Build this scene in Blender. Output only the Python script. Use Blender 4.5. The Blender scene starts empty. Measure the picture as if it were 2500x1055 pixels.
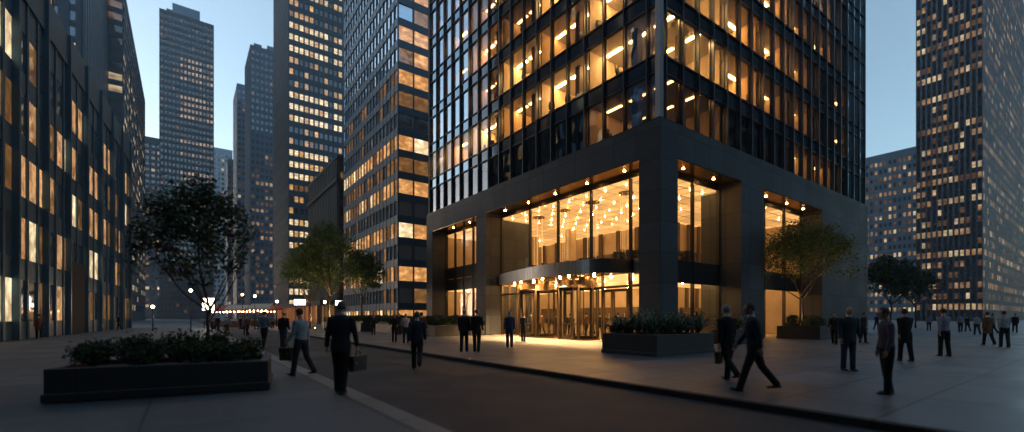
import bpy, math, random
from math import sin, cos, pi, radians, sqrt, atan2
from mathutils import Vector, Matrix
random.seed(7)
S = bpy.context.scene
COL = S.collection
# ------------------------------------------------------------------ camera
F = 1092.0
CX, CY, CZ = -19.81, -14.13, 1.47
cam_d = bpy.data.cameras.new('camera')
cam = bpy.data.objects.new('camera', cam_d); COL.objects.link(cam)
cam.location = (CX, CY, CZ)
cam.rotation_euler = (radians(90), 0, -math.atan2(.59, .8074))
cam_d.sensor_width = 36; cam_d.lens = 36*F/2500; cam_d.shift_y = (774-527.5)/2500
cam_d.clip_start = .1; cam_d.clip_end = 3000
cam_d.dof.use_dof = True; cam_d.dof.focus_distance = 27; cam_d.dof.aperture_fstop = (cam_d.lens/1000)/.052
S.camera = cam
# ------------------------------------------------------------------ sky, sun, exposure
SUN_EL, SUN_AZ = 6.0, 28.0          # degrees; azimuth from +Y towards +X
w = bpy.data.worlds.new('World'); S.world = w; w.use_nodes = True
nt = w.node_tree; nt.nodes.clear()
sky = nt.nodes.new('ShaderNodeTexSky'); sky.sky_type = 'NISHITA'; sky.sun_disc = False
sky.sun_elevation = radians(SUN_EL); sky.sun_rotation = -radians(SUN_AZ)
sky.air_density = 1.0; sky.dust_density = 0.8; sky.ozone_density = 3.0
bg = nt.nodes.new('ShaderNodeBackground'); bg.inputs[1].default_value = 0.15
wo = nt.nodes.new('ShaderNodeOutputWorld')
hs = nt.nodes.new('ShaderNodeHueSaturation'); hs.inputs['Saturation'].default_value = .72; hs.inputs['Hue'].default_value = .482; hs.inputs['Value'].default_value = 1.12
nt.links.new(sky.outputs[0], hs.inputs['Color']); nt.links.new(hs.outputs[0], bg.inputs[0]); nt.links.new(bg.outputs[0], wo.inputs[0])
sd = bpy.data.lights.new('sun', 'SUN'); sd.energy = 0.02; sd.angle = radians(12); sd.color = (1, .8, .62)
sun = bpy.data.objects.new('sun', sd); COL.objects.link(sun)
dv = Vector((sin(radians(SUN_AZ))*cos(radians(6)), cos(radians(SUN_AZ))*cos(radians(6)), sin(radians(6))))
sun.rotation_euler = dv.to_track_quat('Z', 'Y').to_euler()
S.view_settings.view_transform = 'Standard'; S.view_settings.look = 'None'
S.view_settings.exposure = 1.38; S.view_settings.gamma = 1.0
S.cycles.use_denoising = True
S.cycles.max_bounces = 7; S.cycles.diffuse_bounces = 3; S.cycles.glossy_bounces = 4
S.cycles.transparent_max_bounces = 12; S.cycles.transmission_bounces = 4
S.cycles.sample_clamp_indirect = 4.0; S.cycles.caustics_reflective = False; S.cycles.caustics_refractive = False
# ------------------------------------------------------------------ helpers
def CW(X, Y): return (CX + .8074*X + .59*Y, CY - .59*X + .8074*Y)
def G(px, Y): return CW((px-1250)/F*Y, Y)
def GP(px, py):
    return G(px, CZ*F/(py-774.0))
def cam_xy(x, y):
    dx, dy = x-CX, y-CY
    return .8074*dx - .59*dy, .59*dx + .8074*dy
def proj(p):
    X, Y = cam_xy(p[0], p[1])
    if Y < .3: return None
    return 1250+F*X/Y, 774-F*(p[2]-CZ)/Y, Y

class MB:
    def __init__(s): s.v=[]; s.f=[]; s.m=[]; s.sm=[]
    def face(s, pts, m=0, smooth=False):
        n=len(s.v); s.v += [tuple(p) for p in pts]; s.f.append(tuple(range(n,n+len(pts)))); s.m.append(m); s.sm.append(smooth)
    def box(s, x0,x1,y0,y1,z0,z1, m=0):
        if x0>x1: x0,x1=x1,x0
        if y0>y1: y0,y1=y1,y0
        n=len(s.v)
        s.v += [(x0,y0,z0),(x1,y0,z0),(x1,y1,z0),(x0,y1,z0),(x0,y0,z1),(x1,y0,z1),(x1,y1,z1),(x0,y1,z1)]
        for q in ((0,3,2,1),(4,5,6,7),(0,1,5,4),(1,2,6,5),(2,3,7,6),(3,0,4,7)):
            s.f.append(tuple(n+i for i in q)); s.m.append(m); s.sm.append(False)
    def obox(s, o, u, n_, a0,a1,b0,b1,z0,z1, m=0):
        """box in a facade frame: a along u, b along outward normal n_"""
        k=len(s.v)
        for z in (z0,z1):
            for a,b in ((a0,b0),(a1,b0),(a1,b1),(a0,b1)):
                s.v.append((o[0]+u[0]*a+n_[0]*b, o[1]+u[1]*a+n_[1]*b, z))
        for q in ((0,3,2,1),(4,5,6,7),(0,1,5,4),(1,2,6,5),(2,3,7,6),(3,0,4,7)):
            s.f.append(tuple(k+i for i in q)); s.m.append(m); s.sm.append(False)
    def bbox(s, x0,x1,y0,y1,z0,z1, b=.01, m=0):
        """box with chamfered vertical and top edges"""
        n=len(s.v)
        def ring(i,z):
            return [(x0+i+b,y0+i,z),(x1-i-b,y0+i,z),(x1-i,y0+i+b,z),(x1-i,y1-i-b,z),(x1-i-b,y1-i,z),(x0+i+b,y1-i,z),(x0+i,y1-i-b,z),(x0+i,y0+i+b,z)]
        rs=[ring(0,z0),ring(0,z1-b),ring(b,z1)]
        for r in rs: s.v+=r
        for k in range(2):
            for j in range(8):
                s.f.append((n+k*8+j,n+k*8+(j+1)%8,n+(k+1)*8+(j+1)%8,n+(k+1)*8+j)); s.m.append(m); s.sm.append(False)
        s.f.append(tuple(n+16+j for j in range(8))); s.m.append(m); s.sm.append(False)
        s.f.append(tuple(n+7-j for j in range(8))); s.m.append(m); s.sm.append(False)
    def tube(s, pts, rad, seg=8, m=0, smooth=True, ref=None, caps=True, flat=None):
        """sweep through pts; rad: list of r or (rx,ry). ref: vector for the second axis"""
        P=[Vector(p) for p in pts]; n=len(s.v); N=len(P)
        rr=[(r,r) if not isinstance(r,(tuple,list)) else r for r in rad]
        for i,p in enumerate(P):
            d=(P[min(i+1,N-1)]-P[max(i-1,0)])
            if d.length<1e-7: d=Vector((0,0,1))
            d.normalize()
            rf=Vector(ref) if ref is not None else (Vector((0,1,0)) if abs(d.y)<.9 else Vector((1,0,0)))
            a=rf.cross(d)
            if a.length<1e-4: a=Vector((1,0,0)).cross(d)
            a.normalize(); b=d.cross(a).normalized()
            for j in range(seg):
                t=2*pi*j/seg
                s.v.append(tuple(p+a*rr[i][0]*cos(t)+b*rr[i][1]*sin(t)))
        for i in range(N-1):
            for j in range(seg):
                s.f.append((n+i*seg+j,n+i*seg+(j+1)%seg,n+(i+1)*seg+(j+1)%seg,n+(i+1)*seg+j)); s.m.append(m); s.sm.append(smooth)
        if caps:
            s.f.append(tuple(n+seg-1-j for j in range(seg))); s.m.append(m); s.sm.append(False)
            s.f.append(tuple(n+(N-1)*seg+j for j in range(seg))); s.m.append(m); s.sm.append(False)
    def ell(s, c, r, m=0, seg=12, rings=8, rot=None):
        n=len(s.v); R=rot or Matrix.Identity(3)
        pts=[]
        for i in range(rings+1):
            ph=pi*i/rings
            for j in range(seg):
                t=2*pi*j/seg
                q=R@Vector((r[0]*sin(ph)*cos(t), r[1]*sin(ph)*sin(t), r[2]*cos(ph)))
                pts.append((c[0]+q.x,c[1]+q.y,c[2]+q.z))
        s.v+=pts
        for i in range(rings):
            for j in range(seg):
                s.f.append((n+i*seg+j,n+(i+1)*seg+j,n+(i+1)*seg+(j+1)%seg,n+i*seg+(j+1)%seg)); s.m.append(m); s.sm.append(True)
    def cyl(s, c, r, z0, z1, seg=16, m=0, smooth=True, r1=None):
        s.tube([(c[0],c[1],z0),(c[0],c[1],z1)],[r, r if r1 is None else r1],seg,m,smooth)
    def mesh(s, name, mats):
        me=bpy.data.meshes.new(name); me.from_pydata(s.v,[],s.f)
        for mt in (mats if isinstance(mats,(list,tuple)) else [mats]): me.materials.append(mt)
        me.polygons.foreach_set('material_index', s.m); me.polygons.foreach_set('use_smooth', s.sm)
        me.update(); return me
    def build(s, name, mats, parent=None, loc=None, rotz=None):
        o=bpy.data.objects.new(name, s.mesh(name,mats)); COL.objects.link(o)
        if parent is not None: o.parent=parent
        if loc is not None: o.location=loc
        if rotz is not None: o.rotation_euler=(0,0,rotz)
        return o
def tag(o, label=None, cat=None, group=None, kind=None):
    if label: o['label']=label
    if cat: o['category']=cat
    if group: o['group']=group
    if kind: o['kind']=kind
    return o
def thing(name, label, cat, loc=(0,0,0), rz=0, group=None):
    o=bpy.data.objects.new(name,None); COL.objects.link(o); o.location=loc; o.rotation_euler=(0,0,rz); o.empty_display_size=.3
    return tag(o,label,cat,group)
KIDS={}
def children(o): return [c for c in COL.objects if c.parent==o]
def copy_tree(o, parent=None, kids=None):
    c=o.copy(); COL.objects.link(c)
    if parent is not None: c.parent=parent
    for ch in list(kids[o.name] if kids else children(o)): copy_tree(ch,c)
    return c
# ------------------------------------------------------------------ materials
def nodes(name):
    m=bpy.data.materials.new(name); m.use_nodes=True; t=m.node_tree; t.nodes.clear()
    out=t.nodes.new('ShaderNodeOutputMaterial')
    return m,t,out
def N(t, typ, **kw):
    n=t.nodes.new(typ)
    for k,v in kw.items():
        if k.startswith('i_'):
            key=k[2:]; key=int(key) if key.isdigit() else key.replace('_',' ')
            n.inputs[key].default_value=v
        else: setattr(n,k,v)
    return n
def ramp(t, fac, stops):
    r=t.nodes.new('ShaderNodeValToRGB'); e=r.color_ramp.elements
    e[0].position,e[0].color=stops[0][0],(*stops[0][1],1); e[1].position,e[1].color=stops[-1][0],(*stops[-1][1],1)
    for p,c in stops[1:-1]:
        k=e.new(p); k.color=(*c,1)
    t.links.new(fac,r.inputs[0]); return r.outputs[0]
def mat(name, c1, c2=None, scale=4, rough=.6, rough2=None, metal=0, bump=0, bscale=None, detail=6, spec=.5, island=False, emit=None, estr=0, sheen=0, trans=0, stretch=None, coat=0):
    m,t,out=nodes(name); b=N(t,'ShaderNodeBsdfPrincipled'); t.links.new(b.outputs[0],out.inputs[0])
    geo=N(t,'ShaderNodeNewGeometry')
    b.inputs['Roughness'].default_value=rough; b.inputs['Metallic'].default_value=metal; b.inputs['Specular IOR Level'].default_value=spec
    src=geo.outputs['Position']
    if stretch:
        mp=N(t,'ShaderNodeMapping'); mp.inputs['Scale'].default_value=stretch; t.links.new(src,mp.inputs[0]); src=mp.outputs[0]
    nz=N(t,'ShaderNodeTexNoise'); nz.inputs['Scale'].default_value=scale; nz.inputs['Detail'].default_value=detail; t.links.new(src,nz.inputs['Vector'])
    c2=c2 or tuple(x*.75 for x in c1)
    fac=geo.outputs['Random Per Island'] if island else nz.outputs[0]
    t.links.new(ramp(t,fac,[(0 if island else .3,c1),(1 if island else .7,c2)]),b.inputs['Base Color'])
    if rough2 is not None:
        mr=N(t,'ShaderNodeMapRange'); mr.inputs[1].default_value=.3; mr.inputs[2].default_value=.7; mr.inputs[3].default_value=rough; mr.inputs[4].default_value=rough2
        t.links.new(nz.outputs[0],mr.inputs[0]); t.links.new(mr.outputs[0],b.inputs['Roughness'])
    if bump:
        n2=N(t,'ShaderNodeTexNoise'); n2.inputs['Scale'].default_value=bscale or scale*6; n2.inputs['Detail'].default_value=5; t.links.new(src,n2.inputs['Vector'])
        bp=N(t,'ShaderNodeBump'); bp.inputs['Strength'].default_value=bump; bp.inputs['Distance'].default_value=.02
        t.links.new(n2.outputs[0],bp.inputs['Height']); t.links.new(bp.outputs[0],b.inputs['Normal'])
    if emit: b.inputs['Emission Color'].default_value=(*emit,1); b.inputs['Emission Strength'].default_value=estr
    if trans: b.inputs['Transmission Weight'].default_value=trans
    if coat: b.inputs['Coat Weight'].default_value=coat; b.inputs['Coat Roughness'].default_value=.1
    return m
def slab_mat(name, c1, c2, bw, rh, joint=.012, rough=.5, rough2=.8, vert=False, off=0., jd=.25, speck=60, spec=.5, stain=.5, cj=.35):
    """stone cut in panels: brick texture for the joints; vert: coordinates (x+y, z)"""
    m,t,out=nodes(name); b=N(t,'ShaderNodeBsdfPrincipled'); t.links.new(b.outputs[0],out.inputs[0]); b.inputs['Specular IOR Level'].default_value=spec
    geo=N(t,'ShaderNodeNewGeometry'); pos=geo.outputs['Position']
    sep=N(t,'ShaderNodeSeparateXYZ'); t.links.new(pos,sep.inputs[0])
    if vert:
        ad=N(t,'ShaderNodeMath',operation='ADD'); t.links.new(sep.outputs[0],ad.inputs[0]); t.links.new(sep.outputs[1],ad.inputs[1])
        cb=N(t,'ShaderNodeCombineXYZ'); t.links.new(ad.outputs[0],cb.inputs[0]); t.links.new(sep.outputs[2],cb.inputs[1])
    else:
        cb=N(t,'ShaderNodeCombineXYZ'); t.links.new(sep.outputs[0],cb.inputs[0]); t.links.new(sep.outputs[1],cb.inputs[1])
    br=N(t,'ShaderNodeTexBrick'); br.offset=off; br.inputs['Scale'].default_value=1; br.inputs['Mortar Size'].default_value=joint
    br.inputs['Brick Width'].default_value=bw; br.inputs['Row Height'].default_value=rh; br.inputs['Mortar Smooth'].default_value=.3
    br.inputs['Color1'].default_value=(1,1,1,1); br.inputs['Color2'].default_value=(.68,.68,.68,1); br.inputs['Mortar'].default_value=(cj,cj,cj,1)
    t.links.new(cb.outputs[0],br.inputs['Vector'])
    n1=N(t,'ShaderNodeTexNoise'); n1.inputs['Scale'].default_value=stain; n1.inputs['Detail'].default_value=8; n1.inputs['Roughness'].default_value=.65; t.links.new(pos,n1.inputs['Vector'])
    n2=N(t,'ShaderNodeTexNoise'); n2.inputs['Scale'].default_value=speck; n2.inputs['Detail'].default_value=3; t.links.new(pos,n2.inputs['Vector'])
    base=ramp(t,n1.outputs[0],[(.3,c1),(.7,c2)])
    sp=ramp(t,n2.outputs[0],[(.35,(.7,.7,.7)),(.65,(1.15,1.15,1.15))])
    m1=N(t,'ShaderNodeMix',data_type='RGBA',blend_type='MULTIPLY'); m1.inputs[0].default_value=1; t.links.new(base,m1.inputs[6]); t.links.new(sp,m1.inputs[7])
    m2=N(t,'ShaderNodeMix',data_type='RGBA',blend_type='MULTIPLY'); m2.inputs[0].default_value=1; t.links.new(m1.outputs[2],m2.inputs[6]); t.links.new(br.outputs[0],m2.inputs[7])
    t.links.new(m2.outputs[2],b.inputs['Base Color'])
    mr=N(t,'ShaderNodeMapRange'); mr.inputs[1].default_value=.3; mr.inputs[2].default_value=.7; mr.inputs[3].default_value=rough; mr.inputs[4].default_value=rough2
    t.links.new(n1.outputs[0],mr.inputs[0]); t.links.new(mr.outputs[0],b.inputs['Roughness'])
    bp=N(t,'ShaderNodeBump'); bp.inputs['Strength'].default_value=jd; bp.inputs['Distance'].default_value=.02
    iv=N(t,'ShaderNodeMath',operation='SUBTRACT'); iv.inputs[0].default_value=1; t.links.new(br.outputs[1],iv.inputs[1])
    ad=N(t,'ShaderNodeMath',operation='MULTIPLY_ADD'); ad.inputs[1].default_value=.15; t.links.new(n2.outputs[0],ad.inputs[0]); t.links.new(iv.outputs[0],ad.inputs[2])
    t.links.new(ad.outputs[0],bp.inputs['Height']); t.links.new(bp.outputs[0],b.inputs['Normal'])
    return m
def glass_mat(name, tint=(.8,.82,.8), ior=1.6, gloss=(.85,.92,1), wav=.06, wscale=.35, add=0.0):
    """thin window glass: clear with a Fresnel reflection, slightly wavy"""
    m,t,out=nodes(name); mx=N(t,'ShaderNodeMixShader'); t.links.new(mx.outputs[0],out.inputs[0])
    tr=N(t,'ShaderNodeBsdfTransparent'); tr.inputs[0].default_value=(*tint,1)
    gl=N(t,'ShaderNodeBsdfGlossy'); gl.inputs['Color'].default_value=(*gloss,1); gl.inputs['Roughness'].default_value=.01
    fr=N(t,'ShaderNodeFresnel'); fr.inputs[0].default_value=ior
    geo=N(t,'ShaderNodeNewGeometry')
    nz=N(t,'ShaderNodeTexNoise'); nz.inputs['Scale'].default_value=wscale; nz.inputs['Detail'].default_value=2; t.links.new(geo.outputs['Position'],nz.inputs['Vector'])
    bp=N(t,'ShaderNodeBump'); bp.inputs['Strength'].default_value=wav; bp.inputs['Distance'].default_value=.3; t.links.new(nz.outputs[0],bp.inputs['Height'])
    t.links.new(bp.outputs[0],gl.inputs['Normal'])
    ad=N(t,'ShaderNodeMath',operation='ADD'); ad.inputs[1].default_value=add; ad.use_clamp=True; t.links.new(fr.outputs[0],ad.inputs[0])
    t.links.new(ad.outputs[0],mx.inputs[0]); t.links.new(tr.outputs[0],mx.inputs[1]); t.links.new(gl.outputs[0],mx.inputs[2])
    return m
def pane_mat(name, base=(.01,.014,.02), emit=None, estr=1.0, rough=.06, spec=.8, wav=.1, dark=.15, vs=(1.3,1.3,1.6), metal=0):
    """opaque far window: dark reflective pane; a lit one shows a lamp-lit room behind (bright, uneven)"""
    m,t,out=nodes(name); b=N(t,'ShaderNodeBsdfPrincipled'); t.links.new(b.outputs[0],out.inputs[0])
    b.inputs['Base Color'].default_value=(*base,1); b.inputs['Roughness'].default_value=rough; b.inputs['Specular IOR Level'].default_value=spec; b.inputs['IOR'].default_value=1.7; b.inputs['Metallic'].default_value=metal
    geo=N(t,'ShaderNodeNewGeometry')
    nz=N(t,'ShaderNodeTexNoise'); nz.inputs['Scale'].default_value=.3; nz.inputs['Detail'].default_value=2; t.links.new(geo.outputs['Position'],nz.inputs['Vector'])
    bp=N(t,'ShaderNodeBump'); bp.inputs['Strength'].default_value=wav; bp.inputs['Distance'].default_value=.4; t.links.new(nz.outputs[0],bp.inputs['Height']); t.links.new(bp.outputs[0],b.inputs['Normal'])
    if emit:
        mp=N(t,'ShaderNodeMapping'); mp.inputs['Scale'].default_value=vs; t.links.new(geo.outputs['Position'],mp.inputs[0])
        n2=N(t,'ShaderNodeTexNoise'); n2.inputs['Scale'].default_value=1; n2.inputs['Detail'].default_value=4; n2.inputs['Roughness'].default_value=.7; t.links.new(mp.outputs[0],n2.inputs['Vector'])
        e=emit
        c=ramp(t,n2.outputs[0],[(.3,tuple(x*dark*y for x,y in zip(e,(1,.7,.4)))),(.48,tuple(x*.55 for x in e)),(.62,e),(.75,(e[0]*1.5,e[1]*1.8,e[2]*2.6))])
        r=N(t,'ShaderNodeMapRange'); r.inputs[3].default_value=.55; r.inputs[4].default_value=1.25; t.links.new(geo.outputs['Random Per Island'],r.inputs[0])
        ml=N(t,'ShaderNodeMath',operation='MULTIPLY'); ml.inputs[1].default_value=estr; t.links.new(r.outputs[0],ml.inputs[0])
        t.links.new(c,b.inputs['Emission Color']); t.links.new(ml.outputs[0],b.inputs['Emission Strength'])
    return m
def glow(name, col, s):
    m,t,out=nodes(name); e=N(t,'ShaderNodeEmission'); e.inputs[0].default_value=(*col,1); e.inputs[1].default_value=s; t.links.new(e.outputs[0],out.inputs[0]); return m

WARM=(1.0,.45,.12); WARM2=(1.0,.53,.175)
M={}
M['granite']=slab_mat('dark_granite',(.036,.047,.064),(.066,.082,.105),1.55,1.62,joint=.022,rough=.46,rough2=.62,cj=.08,jd=.6,spec=.35,vert=True,speck=45,stain=.45)
M['planter']=slab_mat('planter_granite',(.028,.03,.034),(.045,.047,.052),1.3,3.0,joint=.01,rough=.4,rough2=.6,vert=True,speck=60)
M['paving']=slab_mat('paving',(.10,.115,.135),(.18,.2,.22),3.0,1.5,joint=.04,rough=.3,rough2=.55,off=.5,speck=35,stain=.35,jd=.3)
M['walk']=slab_mat('walk_concrete',(.075,.09,.108),(.13,.145,.16),2.9,2.2,joint=.02,rough=.45,rough2=.8,off=.0,speck=40,stain=.5,jd=.3)
M['kerb']=slab_mat('kerb_stone',(.17,.17,.175),(.24,.24,.24),9,1.2,joint=.008,rough=.5,rough2=.7,speck=50)
M['kerbdark']=mat('kerb_face',(.012,.012,.012),(.025,.024,.023),scale=3,rough=.7)  # shadow on the kerb front is put into this near-black
M['asphalt']=mat('asphalt',(.008,.013,.022),(.018,.026,.038),scale=.55,rough=.6,rough2=.85,bump=.5,bscale=90,detail=9)
M['patch']=mat('asphalt_patch',(.011,.011,.013),(.02,.02,.02),scale=2,rough=.6,bump=.5,bscale=90)
M['soil']=mat('soil',(.03,.022,.015),(.06,.045,.03),scale=9,rough=.95,bump=.8,bscale=30)
M['bronze']=mat('bronze_soffit',(.42,.27,.13),(.32,.2,.1),scale=.8,rough=.16,rough2=.28,metal=1)
M['bronze_frame']=mat('bronze_frame',(.16,.11,.06),(.12,.085,.05),scale=2,rough=.3,metal=.9)
M['steel']=mat('brushed_steel',(.36,.37,.39),(.26,.27,.29),scale=2,rough=.26,rough2=.38,metal=1,stretch=(3,3,.15))
M['mullion']=mat('grey_mullion',(.10,.115,.13),(.08,.09,.1),scale=2,rough=.35,metal=.6)
M['cornerpost']=mat('bright_corner_post',(.5,.54,.58),(.45,.48,.5),scale=2,rough=.3,metal=.8)
M['darkframe']=mat('dark_frame',(.02,.022,.025),(.015,.016,.018),scale=2,rough=.4,metal=.4)
M['spandrel']=pane_mat('spandrel_glass',base=(.05,.075,.1),spec=1,rough=.1,wav=.08,metal=.6)
M['glass']=glass_mat('window_glass',tint=(.82,.82,.78),ior=2.1,wav=.05)
M['coated']=glass_mat('coated_window_glass',tint=(.6,.62,.6),ior=2.2,gloss=(.62,.8,.95),wav=.1,add=.38)  # extra sky reflection put into the glass of chosen panes
M['spandrelcoated']=pane_mat('coated_spandrel_glass',base=(.16,.26,.34),spec=1,rough=.08,wav=.1,metal=.85)  # brighter blue stands for the sky mirrored in these spandrels
M['lobbyglass']=glass_mat('lobby_glass',tint=(.93,.93,.9),ior=1.4,wav=.03)
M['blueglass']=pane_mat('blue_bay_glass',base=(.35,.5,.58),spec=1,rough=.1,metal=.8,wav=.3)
M['slab']=mat('ceiling_slab',(.5,.47,.42),(.45,.42,.38),scale=1,rough=.8)
M['roomwall']=mat('room_wall',(.66,.55,.4),(.5,.4,.28),scale=.7,rough=.8)
M['roomdark']=mat('room_dark',(.12,.09,.06),(.08,.06,.04),scale=.7,rough=.7)
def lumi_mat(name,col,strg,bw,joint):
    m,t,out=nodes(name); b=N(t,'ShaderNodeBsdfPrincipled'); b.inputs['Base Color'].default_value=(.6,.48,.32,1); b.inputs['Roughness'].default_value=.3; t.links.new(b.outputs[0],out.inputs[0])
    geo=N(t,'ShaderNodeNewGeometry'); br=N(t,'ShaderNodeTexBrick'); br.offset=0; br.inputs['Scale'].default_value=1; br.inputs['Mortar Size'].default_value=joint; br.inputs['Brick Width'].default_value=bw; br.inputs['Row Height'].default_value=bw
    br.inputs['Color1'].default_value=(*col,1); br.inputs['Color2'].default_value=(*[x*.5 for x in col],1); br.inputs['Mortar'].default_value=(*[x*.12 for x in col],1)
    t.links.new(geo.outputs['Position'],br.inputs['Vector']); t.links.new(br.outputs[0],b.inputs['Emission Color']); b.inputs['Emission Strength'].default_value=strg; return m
M['lumi']=lumi_mat('backlit_lobby_ceiling',(1,.50,.16),.55,1.2,.06)  # lamp light on the lobby ceiling is put in as its own glow
M['lumi2']=lumi_mat('backlit_ground_ceiling',(1,.52,.18),.75,1.2,.05)  # lower ceiling brightened the same way, by a glow of its own
M['carpet']=mat('carpet',(.08,.07,.06),(.11,.1,.09),scale=3,rough=.95)
M['lobbyfloor']=slab_mat('lobby_floor',(.42,.36,.28),(.5,.43,.34),1.5,1.5,rough=.15,rough2=.3,joint=.008)
M['lobbyceil']=slab_mat('lobby_ceiling',(.62,.5,.34),(.55,.44,.3),1.2,1.2,rough=.3,rough2=.4,joint=.02,cj=.4)
M['lamp_hot']=glow('lamp_hot',WARM2,110)
M['lamp_soffit']=glow('lamp_soffit',WARM,80)
M['room_lamp3']=glow('room_lamp_bright',WARM2,42)
M['room_lamp2']=glow('room_lamp_mid',WARM,21)
M['room_lamp1']=glow('room_lamp_dim',WARM,6)
M['black']=mat('black_plastic',(.012,.012,.013),(.02,.02,.02),scale=5,rough=.5)
M['wood']=mat('desk_wood',(.09,.05,.025),(.06,.035,.02),scale=6,rough=.45)
M['crystal']=mat('crystal_strand',(.9,.8,.6),(.8,.65,.45),scale=14,rough=.1,emit=WARM2,estr=.5)  # glow imitates light streaks reflected in the lobby glass
# ------------------------------------------------------------------ setting
b=MB(); b.face([(-1500,-900,-.13),(1500,-900,-.13),(1500,1900,-.13),(-1500,1900,-.13)])
tag(b.build('road',M['asphalt']),kind='structure')
b=MB(); b.box(-11.78,900,-300,900,-.128,0); tag(b.build('plaza_pavement',M['paving']),kind='structure')
b=MB(); b.box(-900,-17.35,-300,900,-.128,-.02); tag(b.build('near_pavement',M['walk']),kind='structure')
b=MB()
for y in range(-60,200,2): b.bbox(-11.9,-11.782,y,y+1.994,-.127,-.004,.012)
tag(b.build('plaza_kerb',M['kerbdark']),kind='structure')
b=MB()
for y in range(-60,200,2): b.bbox(-17.35,-17.0,y,y+1.994,-.127,-.018,.012)
tag(b.build('near_kerb',M['kerb']),kind='structure')
b=MB(); b.face([(-17,8.0,-.126),(-14.6,8.2,-.126),(-14.2,5.3,-.126),(-17,5.0,-.126)])
b.face([(-13.9,-3.5,-.126),(-12.3,-3.5,-.126),(-12.3,1.8,-.126),(-13.9,1.8,-.126)])
tag(b.build('road_patch',M['patch']),kind='structure')
# ------------------------------------------------------------------ the corner office tower
LM=[0,.95]+[.95+1.552*i for i in range(1,18)]          # mullions on the west face (y)
RM=[0,.7]+[.7+1.545*i for i in range(1,18)]            # mullions on the south face (x), then the blue bay
RB=[RM[-1]+1.5,RM[-1]+3.0,RM[-1]+4.5]
YE, XE = LM[-1]+.0, RB[-1]
Z0, FH, VH, NF = 11.8, 3.55, 2.6, 8
ZT=Z0+NF*FH
office=thing('office_building','dark glass office tower with granite portico and glowing lobby at the street corner','office building')
g=MB()
g.box(0,1.54,0,1.35,0,10); g.box(0,1.6,16.6,18.1,0,10); g.box(0,1.6,26.4,27.7,0,10)
g.box(8.3,11.27,0,1.5,0,10); g.box(21,XE+.25,0,1.6,0,10)
g.box(0,1.6,0,27.7,10,Z0); g.box(1.6,XE+.25,0,1.6,10,Z0)
g.build('stone_portico',M['granite'],office)
g=MB(); g.box(.03,1.58,1.36,16.59,9.96,9.995); g.box(.03,1.58,18.11,26.39,9.96,9.995)
g.box(1.55,8.29,.03,1.48,9.96,9.995); g.box(11.28,20.99,.03,1.48,9.96,9.995)
g.build('soffit',M['bronze'],office)
# ledge under the curtain wall
g=MB(); g.box(.06,.4,.06,27.6,Z0,Z0+.1); g.box(.4,XE+.1,.06,.4,Z0,Z0+.1); g.build('ledge',M['darkframe'],office)
# east, north walls and roof
g=MB(); g.box(XE-.15,XE+.1,.5,30,Z0+.1,ZT); g.box(XE+.0,XE+.24,1.6,30,0,Z0); g.box(.3,XE-.15,27.55,27.8,0,ZT); g.box(.2,XE,.2,30,ZT,ZT+.6)
g.build('rear_wall',M['darkframe'],office)
# core, floors
g=MB(); g.box(7.6,XE-.5,7.6,27.3,Z0+.1,ZT-.05); g.build('core_wall',M['roomwall'],office)
for i in range(NF):
    z=Z0+i*FH
    g=MB(); g.box(.45,XE-.3,.45,27.4,z+VH+.1,z+FH-.02,0)
    g.build('floor_slab',[M['slab']],office)
    g=MB(); g.box(.45,7.5,.45,27.4,z+FH-.018 if i<NF-1 else z+FH+.01,z+FH+.0 if i<NF-1 else z+FH+.02); 
g=MB(); g.box(.45,XE-.3,.45,27.4,Z0-.3,Z0+.02); g.build('floor_slab',M['carpet'],office)
# partitions
LP=[LM[k] for k in (4,7,10,13,16)]; RP=[RM[k] for k in (5,8,11,14,17)]
g=MB()
for i in range(NF):
    z=Z0+i*FH
    for y in LP: g.box(.6,7.58,y-.06,y+.06,z+.11,z+VH+.09)
    for x in RP: g.box(x-.06,x+.06,.6,7.58,z+.11,z+VH+.09)
g.build('partition_wall',M['roomwall'],office)
# dark columns inside
g=MB()
for i in range(NF):
    z=Z0+i*FH
    for k in range(2,18,3): g.box(1.1,1.55,LM[k]-.2,LM[k]+.2,z+.11,z+VH+.09)
    for k in range(3,18,3): g.box(RM[k]-.2,RM[k]+.2,1.1,1.55,z+.11,z+VH+.09)
g.build('inner_columns',M['roomdark'],office)
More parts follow.
